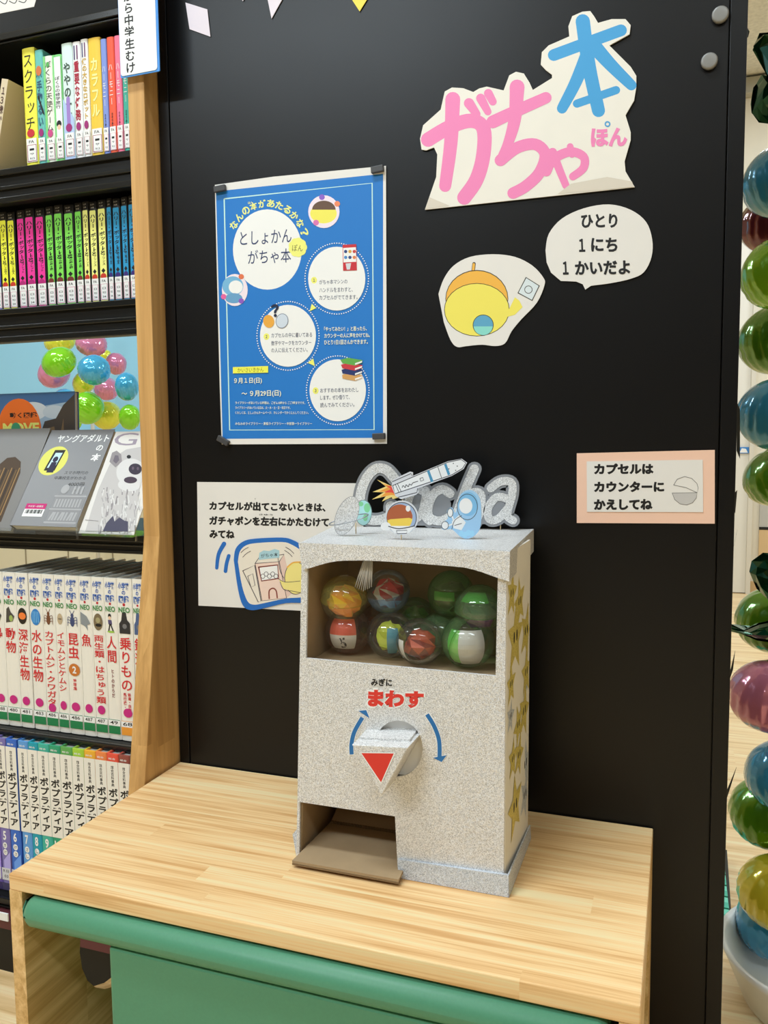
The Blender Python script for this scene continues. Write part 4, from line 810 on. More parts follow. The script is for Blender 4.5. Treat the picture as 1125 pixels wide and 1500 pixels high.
b.ell(*K(329, 840), 28*s_, 33*s_, C(222, 160, 60), rot=-15); b.ell(*K(397, 838), 32*s_, 38*s_, C(110, 120, 140), rot=12); b.ell(*K(397, 838), 29*s_, 35*s_, C(196, 206, 218), rot=12); b.text('？', K(343, 787), K(380, 784), 62*s_, C(20, 30, 60), .01, hv=.6)
for k, cl in enumerate((C(200, 150, 90), C(30, 44, 100), C(190, 50, 60), C(90, 160, 70))):
    y = 1128-26*k; b.poly([K(704-3*k, y-14), K(735, y-24), K(808, y-12), K(806, y+2), K(770, y+16), K(706, y+4)], cl); b.poly([K(770, y+4), K(806, y-8), K(806, y), K(770, y+13)], WHITE)
tag(b.build('poster'), 'blue poster with white circles held by four magnets on the black panel', 'poster')
MAGM = mat('black_magnet', S(62, 62, 64), .45)
for (x0, y0, x1, y1, ang, lab) in ((315.5, 273, 332, 281.5, -4, 'top left'), (545, 244, 563, 254, -4, 'top right'), (320, 641, 337, 650, 28, 'bottom left'), (547, 635, 565, 643, -2, 'bottom right')):
    c = atY((x0+x1)/2, (y0+y1)/2, -.002); hw = abs(atY(x1, y0, -.002)[0]-atY(x0, y0, -.002)[0])/2; hh = .0048; a = math.radians(-ang)
    b = MB(); R_ = lambda x, z: (c[0]+x*math.cos(a)-z*math.sin(a), c[2]+x*math.sin(a)+z*math.cos(a)); q = [R_(-hw, -hh), R_(hw, -hh), R_(hw, hh), R_(-hw, hh)]
    b.hexa([(q[0][0], -.0085, q[0][1]), (q[1][0], -.0085, q[1][1]), (q[1][0], -.002, q[1][1]), (q[0][0], -.002, q[0][1]), (q[3][0], -.0085, q[3][1]), (q[2][0], -.0085, q[2][1]), (q[2][0], -.002, q[2][1]), (q[3][0], -.002, q[3][1])], MAGM)
    tag(b.build('magnet', bevel=.001), 'black bar magnet holding the %s corner of the blue poster' % lab, 'magnet', 'bar magnets on the blue poster')
for px, py, lab in ((1055, 23, 'upper of the two round grey magnets at the top right of the panel'), (1039, 91, 'lower of the two round grey magnets at the top right of the panel')):
    c = atY(px, py, -.001); b = MB(); b.lathe([(.0001, .0), (.0105, .0), (.0105, .004), (.0095, .0055), (.008, .0058), (.0001, .0055)], (c[0], -.0012, c[2]), mat('grey_magnet', S(128, 128, 126), .3), 28, axis=(0, -1, 0)); tag(b.build('round_magnet'), lab, 'magnet', 'round magnets')
# white notice with its picture patch
note = thing('notice_sheet', 'white notice sheet with black lettering half behind the silver machine', 'notice', tuple(atY(400, 800, 0)))
b = MB(wl); b.plate([[(289, 706), (533, 708), (531, 899), (291, 887)]], PAPER, 0, .0006)
K = lambda u, v: (280+.26667*u, 660+.26667*v); s_ = .26667
b.text('カプセルが出てこないときは、', K(102, 303), K(738, 312), 46*s_, INK, .015, hv=.55); b.text('ガチャポンを左右にかたむけて', K(102, 384), K(756, 394), 48*s_, INK, .015, hv=.55); b.text('みてね', K(104, 458), K(238, 461), 44*s_, INK, .015, hv=.55); b.text('で', K(349, 266), K(356, 266), 8*s_, INK); b.text('さゆう', K(374, 351), K(450, 353), 9*s_, INK)
BL = C(26, 100, 180); b.stroke([K(182, 512), K(152, 570), K(142, 644)], 24*s_, BL, w1=18*s_); b.stroke([K(208, 578), K(196, 620), K(190, 662)], 20*s_, BL); b.build('sheet', note)
b = MB(wall(-.0024)); OUT = [(235, 600), (245, 540), (285, 500), (350, 484), (500, 478), (560, 492), (610, 520), (680, 560), (720, 640), (715, 760), (650, 830), (520, 838), (400, 866), (330, 876), (285, 850), (258, 760)]
b.plate([smooth_path([K(*q) for q in OUT]+[K(*OUT[0])], 4)], BL, 0, .0006)
IN = [(258, 610), (268, 556), (300, 522), (360, 508), (500, 502), (552, 516), (600, 545), (660, 590), (690, 650), (685, 740), (630, 800), (520, 812), (400, 838), (345, 846), (310, 826), (280, 740)]
b.poly(smooth_path([K(*q) for q in IN]+[K(*IN[0])], 4), C(222, 214, 200))
BR = C(110, 60, 50); PKM = C(226, 200, 186); THIN = C(80, 70, 76)
b.poly([K(352, 620), K(485, 610), K(525, 810), K(390, 825)], PKM); b.poly([K(485, 610), K(512, 570), K(560, 780), K(525, 810)], C(216, 188, 176)); b.stroke([K(352, 620), K(485, 610), K(525, 810), K(390, 825), K(352, 620)], 4*s_, THIN, curve=False); b.stroke([K(352, 620), K(372, 590), K(512, 570), K(485, 610)], 4*s_, THIN, curve=False)
b.poly([K(372, 640), K(476, 628), K(482, 702), K(388, 716)], WHITE); b.stroke([K(372, 640), K(476, 628), K(482, 702), K(388, 716), K(372, 640)], 7*s_, C(120, 50, 40), curve=False)
for k, cl in enumerate((C(226, 170, 170), C(190, 210, 200), C(200, 200, 214), C(210, 190, 160), C(190, 190, 190))): b.ring(*K(395+18*k, 690-12*(k % 2)), 11*s_, 12*s_, 3*s_, THIN)
b.stroke([K(430, 812), K(430, 770), K(450, 756), K(468, 770), K(474, 808)], 7*s_, C(130, 60, 50)); b.poly([K(372, 600), K(376, 562), K(400, 548), K(430, 552), K(460, 540), K(485, 548), K(486, 588)], C(160, 196, 206)); b.text('がちゃ本', K(384, 578), K(478, 570), 22*s_, C(60, 80, 90), .01)
b.stroke([K(285, 660), K(350, 630), K(385, 825), K(370, 832), K(285, 660)], 4*s_, THIN, curve=False); b.stroke([K(312, 690), K(340, 676), K(352, 740), K(330, 750), K(312, 690)], 3*s_, THIN, curve=False)
for c0, c1, c2 in (((275, 560), (295, 542), (315, 532)), ((285, 585), (305, 565), (328, 552)), ((520, 530), (545, 545), (565, 565)), ((515, 548), (540, 565), (556, 582)), ((478, 590), (490, 660), (510, 700))): b.stroke([K(*c0), K(*c1), K(*c2)], 3*s_, THIN)
b.ell(*K(575, 700), 62*s_, 90*s_, THIN); b.ell(*K(576, 700), 59*s_, 87*s_, C(228, 214, 130)); b.poly([K(482, 705), K(520, 722), K(600, 716), K(610, 780), K(560, 770), K(510, 760)], C(228, 214, 130)); b.stroke([K(482, 705), K(520, 722), K(600, 716)], 3*s_, THIN); b.stroke([K(530, 640), K(560, 616), K(600, 612)], 8*s_, C(224, 170, 70)); b.stroke([K(490, 720), K(510, 762), K(560, 772), K(610, 782)], 3*s_, THIN)
b.build('picture_patch', note)
# pennants along the top
def pennant(label, pts, m):
    b = MB(wl); b.plate([pts], m, 0, .0008); tag(b.build('pennant'), label, 'pennant', 'paper pennants along the top of the black panel')
LIL = C(214, 204, 212); pennant('lilac white diamond of paper near the top left of the black panel', [(272, 4), (304, 14), (308.5, 54), (278, 43)], LIL)
pennant('white pennant tip at the top edge between the diamond and the yellow one', [(388, -22), (430, -30), (398, 27.5)], LIL); pennant('yellow pennant tip at the top edge of the black panel', [(508, -12), (550, -20), (527, 17)], C(236, 206, 70)); pennant('tiny white paper tip at the top edge left of the white pennant', [(346, -14), (368, -18), (356, 2)], LIL)

# ------------------------------------------------------------------ the silver capsule machine
YF = -.245
mach = thing('capsule_machine', 'home-made silver glitter capsule machine on the pine table', 'machine', (-.335, -.17, TZ))
_fw = wall(YF+.004)
def front(x, y, l=0.0):
    q = _fw(x, y, l); return (q[0], q[1], max(q[2], TZ+.0006))
b = MB(front)
NCH = 28
knobhole = [(584.6+35.8*math.cos(2*math.pi*k/NCH), 1094.8+41*math.sin(2*math.pi*k/NCH)) for k in range(NCH)]
win = [(453, 800), (731, 810), (727, 989), (450, 963)]
outer = [(444, 800), (743, 810), (741, 1000), (738.5, 1312), (584.5, 1289), (580, 1194), (441, 1173), (440.5, 1258), (436, 1258), (437.5, 1170), (441, 965)]
b.plate([outer, win[::-1], knobhole], SILV, 0, .004, side=SILV, back=CARD)
b.build('front_panel', mach)
# lettering and arrows
K = lambda u, v: (490+.1689*u, 980+.1689*v); s_ = .1689; AB = C(30, 104, 166); RD = C(208, 50, 40); WO = C(232, 230, 226)
b = MB(wall(YF)); b.lift = .0003
b.text('みぎに', K(320, 112), K(498, 118), 62*s_, INK, .008, hv=.35)
b.text('まわす', K(276, 250), K(788, 268), 184*s_, WO, .085); b.text('まわす', K(290, 252), K(774, 268), 150*s_, RD, .06)
for wd, cl in ((48, WO), (36, AB)):
    e = 7 if cl is WO else 0
    b.stroke([K(150, 740+e), K(148, 650), K(175, 540), K(243, 420)], wd*s_, cl, False); b.poly([K(208-e, 362-e), K(276+e, 355-e), K(306+e, 427+e)], cl)
    b.stroke([K(803, 392-e), K(865, 495), K(908, 620), K(912, 765)], wd*s_, cl, False); b.poly([K(855-e, 768-e), K(974+e, 746-e), K(930, 806+e)], cl)
b.build('lettering', mach)
# knob recess and the triangular turning handle
kc = atY(584.6, 1094.8, YF); b = MB(); WR = mat('white_recess', (.9, .88, .84), .35)
b.lathe([(.0375, -.001), (.0372, -.005), (.0001, -.005)], (kc[0], YF+.003, kc[2]), WR, 32, axis=(0, -1, 0)); b.build('knob_recess', mach)
knob = MB(); fr = [(515, 1090.6), (598, 1094.8), (559, 1165.8)]; fp = [atY(x, y, -.285) for x, y in fr]; bk = [p+np.array([.004, .058, .004]) for p in fp]
top0 = [p+np.array([0, 0, .0]) for p in (fp[0], fp[1])]
knob.add(fp+bk, [(0, 2, 1), (3, 4, 5), (0, 1, 4, 3), (1, 2, 5, 4), (2, 0, 3, 5)], SILV)
knob = knob.build('knob', mach, bevel=.0012)
b = MB(); q0, q1 = fp[0], fp[1]; up_ = np.array([0, 0, .003]); b.hexa([q0+np.array([.004, .016, -.001]), q1+np.array([-.003, .016, -.001]), q1+np.array([-.003, .05, -.001]), q0+np.array([.004, .05, -.001]), q0+np.array([.004, .016, .004]), q1+np.array([-.003, .016, .004]), q1+np.array([-.003, .05, .0065]), q0+np.array([.004, .05, .0065])], SILV); o = b.build('knob_ridge', mach)
b = MB(wall(-.2852)); b.lift = .0003; b.poly([(527, 1101.5), (579.5, 1102.3), (558.5, 1149)], WO); b.poly([(529.5, 1103), (577, 1103.6), (558.3, 1146)], RD); tag(b.build('red_triangle', mach), 'red triangle pasted on the turning handle')
# side wall with stars, back and far side
fT, fB = atY(743, 812, YF), atY(738.5, 1312, YF); fB[2] = TZ+.0006; YBK = -.095
bT, bB = np.array([-.1905, YBK, fT[2]]), np.array([-.1925, YBK, fB[2]])
def side(s, t, l=0.0):
    a = fB+(fT-fB)*t; c = bB+(bT-bB)*t; p = a+(c-a)*s; return (p[0]+l, p[1], p[2])
WS = mat('white_side', S(226, 222, 212), .6)
b = MB(side); b.plate([[(.02, .0), (1, 0), (1, 1), (.02, 1)]], WS, -.003, 0.0, back=CARD)
sw, sh = .15, fT[2]-fB[2]
def star(s, t, r, m, rot=0):
    P = [(s+(r if k % 2 == 0 else r*.45)*math.sin(math.radians(rot+36*k))/sw, t+(r if k % 2 == 0 else r*.45)*math.cos(math.radians(rot+36*k))/sh) for k in range(10)]
    P = [(min(.985, max(.03, x)), min(.99, max(.005, y))) for x, y in P]; b.poly(P, m)
    for dx in (-.16, .18): b.ell(s+dx*r/sw, t+.05*r/sh, .08*r/sw, .16*r/sh, INK, n=8)
def spx(x, y):
    n = np.cross(fT-fB, bB-fB); p = proj_plane(x, y, fB, n); return (p[1]-YF)/(YBK-YF), (p[2]-fB[2])/sh
for x, y, r, cl, rot in ((764, 955, .034, SILVD, 10), (766, 1010, .03, SILVD, 30), (770, 1120, .032, SILVD, 0), (769, 1165, .03, SILVD, 25), (748, 1050, .02, SILVD, 12), (750, 870, .027, GOLD, 10), (761.5, 882, .03, GOLD, -12), (755, 935, .042, GOLD, 5), (771, 925, .034, GOLD, 20), (748.5, 1003, .024, GOLD, 0), (771, 985, .03, GOLD, 0), (768, 1042, .032, GOLD, 15), (759, 1062, .026, GOLD, -20), (751, 1112, .024, GOLD, 8), (760, 1106, .026, GOLD, 20), (754, 1182, .038, GOLD, -6)):
    s, t = spx(x, y); star(s, t, r*1.18, cl, rot)
b.build('side_panel', mach)
lT, lB = atY(444, 800, YF), atY(436, 1270, YF)
b = MB(); b.hexa([(lB[0], YF+.005, TZ+.001), (lB[0]+.004, YF+.005, TZ+.001), (lB[0]+.004, YBK, TZ+.001), (lB[0], YBK, TZ+.001), (lT[0], YF+.005, .79), (lT[0]+.004, YF+.005, .79), (lT[0]+.004, YBK, .79), (lT[0], YBK, .79)], CARD); b.build('side_panel', mach)
b = MB(); b.box((-.472, YBK-.004, TZ+.001), (-.1945, YBK-.0005, .79), CARD); b.build('back_panel', mach)
b = MB(); b.box((-.462, YF+.006, .650), (-.198, YBK-.005, .655), CARD); b.build('chamber_floor', mach)
# base rim
b = MB(); r0, r1 = atY(585, 1270, YF-.003), atY(741, 1290, YF-.003); xr = -.1893
b.hexa([(-.3335, YF-.006, TZ+.0005), (xr, YF-.006, TZ+.0005), (xr, YF-.0003, TZ+.0005), (-.3335, YF-.0003, TZ+.0005), (-.3335, YF-.0045, .4085), (xr, YF-.0045, .412), (xr, YF-.0003, .412), (-.3335, YF-.0003, .4085)], SILVD)
b.hexa([(-.1915, YF-.0003, TZ+.0005), (xr+.001, YF-.006, TZ+.0005), (xr+.001, YBK+.004, TZ+.0005), (-.1915, YBK+.004, TZ+.0005), (-.1912, YF-.0003, .412), (xr, YF-.0045, .412), (xr, YBK+.004, .404), (-.1912, YBK+.004, .404)], SILVD)
b.build('base_rim', mach); b = MB(); b.hexa([(lB[0]-.006, YF+.03, TZ+.0005), (lB[0]-.0005, YF+.006, TZ+.0005), (lB[0]-.0005, YBK, TZ+.0005), (lB[0]-.003, YBK, TZ+.0005), (lB[0]-.008, YF+.032, .410), (lB[0]-.0005, YF+.008, .408), (lB[0]-.0005, YBK, .41), (lB[0]-.003, YBK, .41)], SILVD)
b.build('base_rim', mach)
b = MB(); q = [atY(x, y, YF+.004) for x, y in ((428.5, 1222), (437, 1212), (438, 1256), (434, 1258))]; q = [np.array([v[0], v[1], max(v[2], TZ+.0006)]) for v in q]; b.add([tuple(v) for v in q]+[tuple(v+np.array([.004, .03, 0])) for v in q], [(3, 2, 1, 0), (4, 5, 6, 7), (0, 1, 5, 4), (1, 2, 6, 5), (2, 3, 7, 6), (3, 0, 4, 7)], SILVD); b.build('corner_flap', mach)
# chute: cardboard tray, walls and flap inside the opening
b = MB(); t0, t1 = atZ(428, 1261, .394), atZ(584, 1289, .394); m0 = (-.4645, -.14); m1 = (-.333, -.14)
b.hexa([(t0[0], t0[1], .391), (t1[0], t1[1], .391), (m1[0], m1[1], .3965), (m0[0], m0[1], .3965), (t0[0], t0[1], .3945), (t1[0], t1[1], .3945), (m1[0], m1[1], .400), (m0[0], m0[1], .400)], CARD)
b.hexa([(t0[0], t0[1]-.0005, .3887), (t1[0], t1[1]-.0005, .3887), (t1[0], t1[1]+.012, .3887), (t0[0], t0[1]+.012, .3887), (t0[0], t0[1]-.0005, .3908), (t1[0], t1[1]-.0005, .3908), (t1[0], t1[1]+.012, .3908), (t0[0], t0[1]+.012, .3908)], CARDD); b.build('chute_tray', mach)
b = MB(); b.hexa([(-.4645, -.165, .4005), (-.3325, -.165, .4005), (-.3325, -.163, .4005), (-.4645, -.163, .4005), (-.46, -.125, .428), (-.3325, -.125, .428), (-.3325, -.123, .428), (-.46, -.123, .428)], CARD)
[b.hexa([(-.463+.0043*k, -.1635-.0002*k*0, .3992), (-.4597+.0043*k, -.1635, .3992), (-.4597+.0043*k, -.1655, .3992), (-.463+.0043*k, -.1655, .3992), (-.463+.0043*k, -.1645, .4035), (-.4597+.0043*k, -.1645, .4035), (-.4597+.0043*k, -.1665, .4035), (-.463+.0043*k, -.1665, .4035)], CARDD) for k in range(30)]
b.box((-.3315, YF+.006, .386), (-.3285, -.11, .47), CARD); b.box((-.469, YF+.006, .4665), (-.332, -.11, .4695), CARD); b.build('chute_lining', mach)
# window film with its gathered strip
b = MB(); wq = [atY(x, y, YF+.0055) for x, y in win]; b.add(wq, [(0, 1, 2, 3)], FILM); b.build('window_film', mach)
b = MB(); STR = clear('gathered_film', (.97, .98, 1.0), .38, .08)
for k in range(9):
    a = atY(536.5+1.1*k, 812, -.236); c = atY(520+3.0*k, 866-6*abs(k-4)/4, -.230-.001*(k % 3)); b.tube([a, (a+c)/2+np.array([.0, -.001*(k % 2), 0]), c], [.0008, .0014, .0006], STR, 5)
b.build('film_gather', mach)
# lid with an arched front flap
fl, fr_, flb, frb = [atY(x, y, -.2505) for x, y in ((437, 795), (747, 808), (443, 834), (746, 852))]
zt = (fl[2]+fr_[2])/2; br_ = atZ(782, 775, zt); bl_ = atZ(489, 771, zt)
brb = np.array([br_[0], br_[1], zt-.033]); blb = np.array([bl_[0], bl_[1], zt-.034])
fl[2] = fr_[2] = zt
b = MB(wall(-.2505)); arch = [(443, 834), (452.8, 832.5), (467, 828), (481, 824.2), (494, 822), (506, 821.2), (531, 821), (556, 822), (582, 823.5), (606, 825), (631, 827), (656, 829), (681, 831.5), (694, 834.5), (707, 838.6), (730, 847), (746, 852)]
b.plate([[(747, 808), (437, 795)]+arch], SILV, -.0035, 0)
yb = -.2505+.0035
th = .0035
b.hexa([fl-[0, 0, th]+[0, .0036, 0], fr_-[0, 0, th]+[0, .0036, 0], br_-[0, 0, th], bl_-[0, 0, th], fl+[0, .0036, 0], fr_+[0, .0036, 0], br_, bl_], SILV)
b.hexa([frb+[-.004, .0036, 0], frb+[0, .0036, 0], brb, brb-[.004, 0, 0], fr_+[-.004, .0036, -th], fr_+[0, .0036, -th], br_-[0, 0, th], br_-[.004, 0, th]], SILV)
b.hexa([flb+[0, .0036, 0], flb+[.004, .0036, 0], blb+[.004, 0, 0], blb, fl+[0, .0036, -th], fl+[.004, .0036, -th], bl_+[.004, 0, -th], bl_-[0, 0, th]], SILV)
b.build('lid', mach)

# ---- cut-outs standing on the lid
PICK = mat('wooden_pick', S(196, 176, 140), .6)
def pick(root, px, py, Y, ptop):
    a = atY(px, ptop, Y); b = MB(); b.tube([(a[0], Y+.0008, zt+.0002), (a[0], Y+.0008, a[2])], .0009, PICK, 6); b.build('pick', root)
K = lambda u, v: (480+.28444*u, 660+.28444*v); s_ = .28444
YS = float(bl_[1]+br_[1])/2-.006
GYC = mat('grey_card', S(128, 130, 134), .6)
letters = {'G': ([[(345, 145), (300, 98), (245, 95), (195, 150), (168, 235), (172, 310), (205, 352), (262, 358), (318, 335), (325, 285)]], 50), 'a': ([[(500, 215), (450, 200), (418, 250), (415, 320), (445, 355), (485, 320), (502, 245)], [(506, 205), (500, 330), (525, 365)]], 40),
           'c': ([[(630, 222), (590, 200), (545, 225), (518, 290), (525, 345), (580, 362), (640, 335)]], 46), 'h': ([[(755, 95), (705, 215), (655, 365)], [(680, 300), (735, 225), (785, 225), (785, 300), (760, 368)]], 48), 'a ': ([[(840, 195), (890, 160), (945, 165), (950, 225), (925, 330), (955, 360)], [(930, 250), (870, 240), (825, 300), (835, 355), (880, 350), (925, 300)]], 42)}
lsign = thing('letter_sign', 'silver glitter lettering on grey card standing along the back of the lid', 'sign', (-.32, YS, zt))
bk = MB(wall(YS)); first = True
for nm, (paths, w) in letters.items():
    for p in paths: bk.stroke([K(*q) for q in p], (w+26)*s_, GYC)
    if nm == 'a ': bk.ell(*K(875, 300), 45*s_, 50*s_, GYC)
    if nm == 'a': bk.ell(*K(470, 285), 70*s_, 85*s_, GYC)
    if nm == 'c': bk.ell(*K(585, 285), 50*s_, 60*s_, GYC)
bk.poly([K(440, 345), K(900, 345), K(895, 378), K(440, 382)], GYC); bk.stroke([K(250, 378), K(600, 380)], 14*s_, GYC)
front_v = list(bk.v); front_f = list(bk.f); o = len(bk.v)                        # the card's back, so it has thickness
bk.v += [(x, YS+.0025, z) for x, y, z in front_v]; bk.f += [tuple(i+o for i in f)[::-1] for f in front_f]; bk.m += [0]*len(front_f); bk.sm += [False]*len(front_f)
bk.build('backing_card', lsign)
for i, (nm, (paths, w)) in enumerate(letters.items()):
    b = MB(wall(YS-.0008))
    for p in paths: b.stroke([K(*q) for q in p], w*s_, SILV)
    fv, ff = list(b.v), list(b.f); o = len(b.v); b.v += [(x, YS-.0006, z) for x, y, z in fv]; b.f += [tuple(q+o for q in f)[::-1] for f in ff]; b.m += [0]*len(ff); b.sm += [False]*len(ff)
    b.build('letter', lsign)
pick(lsign, 733, 0, YS+.002, 765); pick(lsign, 560, 0, YS+.002, 765)
# rocket
YR = YS-.014; WH = C(226, 226, 226); LN = C(60, 60, 66)
rk = thing('rocket_cutout', 'paper rocket with flames tilted in front of the silver lettering', 'paper cut-out', tuple(atY(600, 700, YR)))
b = MB(wall(YR)); b.plate([[K(*q) for q in ((330, 185), (335, 150), (425, 108), (440, 112), (440, 130), (620, 55), (690, 42), (718, 62), (700, 95), (640, 130), (465, 195), (470, 215), (455, 228), (380, 250), (350, 235))]], C(206, 206, 210), 0, .0008)
b.poly([K(*q) for q in ((336, 180), (348, 222), (640, 125), (695, 92), (712, 64), (688, 46), (620, 60))], WH)
b.stroke([K(*q) for q in ((336, 180), (348, 222), (640, 125), (695, 92), (712, 64), (688, 46), (620, 60), (336, 180))], 4*s_, LN, curve=False)
b.stroke([K(335, 160), K(430, 118), K(436, 128)], 4*s_, LN, curve=False); b.stroke([K(366, 240), K(460, 216), K(464, 196)], 4*s_, LN, curve=False); b.poly([K(512, 105), K(524, 100), K(546, 158), K(532, 163)], C(70, 140, 176)); b.poly([K(600, 72), K(612, 67), K(632, 122), K(620, 128)], C(70, 140, 176))
b.stroke([K(350, 175), K(368, 215)], 3*s_, LN); b.stroke([K(360, 170), K(380, 212)], 3*s_, LN); b.stroke([K(568, 84), K(588, 142)], 3*s_, LN)
b.stroke([K(*q) for q in ((385, 190), (390, 180), (400, 190), (405, 176), (416, 186), (422, 172), (432, 178), (440, 166), (465, 158))], 3.5*s_, LN); b.stroke([K(476, 144), K(490, 138), K(496, 152), K(480, 158), K(476, 144)], 3*s_, LN, curve=False)
for q in ((648, 66), (668, 80), (660, 102), (625, 94)): b.ell(*K(*q), 3*s_, 3*s_, INK, n=6)
b.build('rocket', rk)
b = MB(wall(YR+.0006)); FLM = [(345, 190), (255, 150), (300, 185), (232, 213), (290, 215), (228, 252), (300, 235), (280, 262), (330, 240), (335, 250), (380, 238)]
b.plate([[K(*q) for q in FLM]], C(240, 200, 120), 0, .0005); b.poly([K(*q) for q in ((345, 185), (285, 172), (310, 190), (262, 212), (305, 212), (270, 240), (330, 228), (375, 236), (350, 200))], C(238, 150, 60)); b.poly([K(*q) for q in ((345, 185), (305, 182), (325, 198), (290, 216), (330, 216), (362, 230))], C(220, 70, 60)); b.build('flames', rk)
b = MB(); a = atY(588, 715, YR); b.tube([(a[0], YR+.001, zt+.0002), (a[0]+.002, YR+.001, a[2])], .0009, PICK, 6); b.build('pick', rk)
# round helmet picture on a pick
YH = float(atZ(587.5, 791, zt)[1])
hz = thing('round_cutout', 'round paper cut-out with brown and yellow bands on a wooden pick, centre of the lid', 'paper cut-out', tuple(atY(587, 800, YH)))
hc = K(382, 345); b = MB(wall(YH)); b.plate([[(hc[0]+86*s_*math.cos(k*math.pi/18), hc[1]+88*s_*math.sin(k*math.pi/18)) for k in range(36)]], C(200, 204, 212), 0, .0008)
b.ell(hc[0], hc[1], 78*s_, 80*s_, LN); b.ell(hc[0], hc[1], 74*s_, 76*s_, C(150, 170, 200)); b.ell(*K(372, 345), 66*s_, 68*s_, C(236, 196, 80)); b.ell(*K(372, 345), 66*s_, 68*s_, C(166, 88, 54), a0=172, a1=360); b.poly([K(306, 338), K(438, 330), K(436, 352), K(400, 338), K(350, 342), K(308, 360)], C(166, 88, 54))
b.poly([K(315, 388), K(450, 388), K(420, 425), K(345, 425)], WH); b.ell(*K(300, 390), 26*s_, 22*s_, WH); b.stroke([K(315, 390), K(370, 402), K(448, 388)], 5*s_, LN); b.stroke([K(356, 412), K(410, 410), K(408, 426), K(358, 428), K(356, 412)], 3*s_, LN, curve=False); b.ell(*K(415, 298), 12*s_, 16*s_, WH)
b.build('picture', hz); pick(hz, 587.5, 0, YH+.0005, 775)
# blue and white picture cut-out
YQ = float(atZ(684, 790, zt)[1])
qz = thing('blue_cutout', 'pale blue and white paper cut-out leaning at the right of the lid', 'paper cut-out', tuple(atY(684, 780, YQ)))
b = MB(wall(YQ)); OUT = [(588, 400), (590, 372), (620, 350), (615, 310), (640, 292), (660, 320), (680, 235), (715, 205), (755, 210), (785, 250), (792, 330), (785, 400), (755, 440), (715, 455), (680, 440), (640, 405), (600, 408)]
b.plate([smooth_path([K(*q) for q in OUT]+[K(*OUT[0])], 3)], C(150, 190, 222), 0, .0008)
b.ell(*K(725, 275), 50*s_, 62*s_, C(120, 176, 214)); b.ell(*K(712, 285), 34*s_, 40*s_, WH); b.poly([K(640, 365), K(680, 330), K(712, 370), K(690, 410), K(650, 400)], WH); b.ell(*K(605, 385), 18*s_, 20*s_, WH); b.ell(*K(632, 320), 14*s_, 22*s_, WH); b.stroke([K(610, 390), K(650, 370), K(632, 318)], 8*s_, WH)
b.ring(*K(720, 290), 52*s_, 66*s_, 3*s_, LN); b.stroke([K(640, 405), K(655, 360), K(690, 335)], 3*s_, LN); b.ring(*K(605, 385), 18*s_, 20*s_, 3*s_, LN); b.ring(*K(632, 320), 14*s_, 22*s_, 3*s_, LN); b.stroke([K(655, 385), K(690, 375)], 3*s_, LN)
for k in range(4): b.ell(*K(690+18*k, 428+6*math.sin(k*2)), 13*s_, 16*s_, C(150, 200, 236))
b.build('picture', qz)
b = MB(); a = atY(684, 770, YQ); b.tube([(a[0], YQ+.0012, zt+.0002), (a[0], YQ+.0012, a[2])], .0009, PICK, 6); b.build('pick', qz)
# ringed planet and small globe
YP = float(atZ(506, 785.5, zt)[1])
pz = thing('planet_cutout', 'silver glitter oval planet with a thin ring at the left of the lid', 'paper cut-out', tuple(atY(508, 784, YP)))
b = MB(wall(YP)); a = math.radians(22); P = [(100+math.cos(t)*54*math.cos(a)-math.sin(t)*104*math.sin(-a)*-1, 335+math.cos(t)*54*math.sin(a)*-1*-1+math.sin(t)*104*math.cos(a)) for t in [k*math.pi/20 for k in range(40)]]
b.plate([[K(*q) for q in P]], SILV, 0, .0012); b.stroke([K(*q) for q in P+P[:1]], 3*s_, C(150, 150, 152), False); b.build('planet', pz)
b = MB(); rc = K(108, 355); n = 40; RP = []
for k in range(n):
    t = 2*math.pi*k/n; x, y = 102*math.cos(t), 14*math.sin(t); ra_ = math.radians(-13); RP.append(tuple(np.array(atY(rc[0]+s_*(x*math.cos(ra_)-y*math.sin(ra_)), rc[1]+s_*(x*math.sin(ra_)+y*math.cos(ra_)), YP))+np.array([0, -.012*math.sin(t), 0])))
b.tube(RP, .0008, mat('ring_wire', S(150, 154, 160), .3, metal=.6), 6, closed=True); b.build('ring', pz)
YG = YP+.03
gz = thing('globe_cutout', 'small round paper globe in blue and green behind the silver planet', 'paper cut-out', tuple(atY(532, 770, YG)))
gc = K(185, 320); b = MB(wall(YG)); b.plate([[(gc[0]+43*s_*math.cos(k*math.pi/16), gc[1]+66*s_*math.sin(k*math.pi/16)) for k in range(32)]], C(176, 224, 224), 0, .0008); b.ell(*K(204, 295), 16*s_, 24*s_, C(130, 206, 150)); b.ell(*K(172, 275), 13*s_, 12*s_, C(130, 206, 150)); b.ell(*K(195, 345), 12*s_, 18*s_, C(140, 210, 160)); b.ring(gc[0], gc[1], 42*s_, 65*s_, 3*s_, C(110, 130, 130)); b.build('globe', gz)
b = MB(); a = atY(521, 766, YG); b.tube([(a[0], YG+.0005, zt+.0002), (a[0], YG+.0005, a[2])], .0009, PICK, 6); b.build('pick', gz)

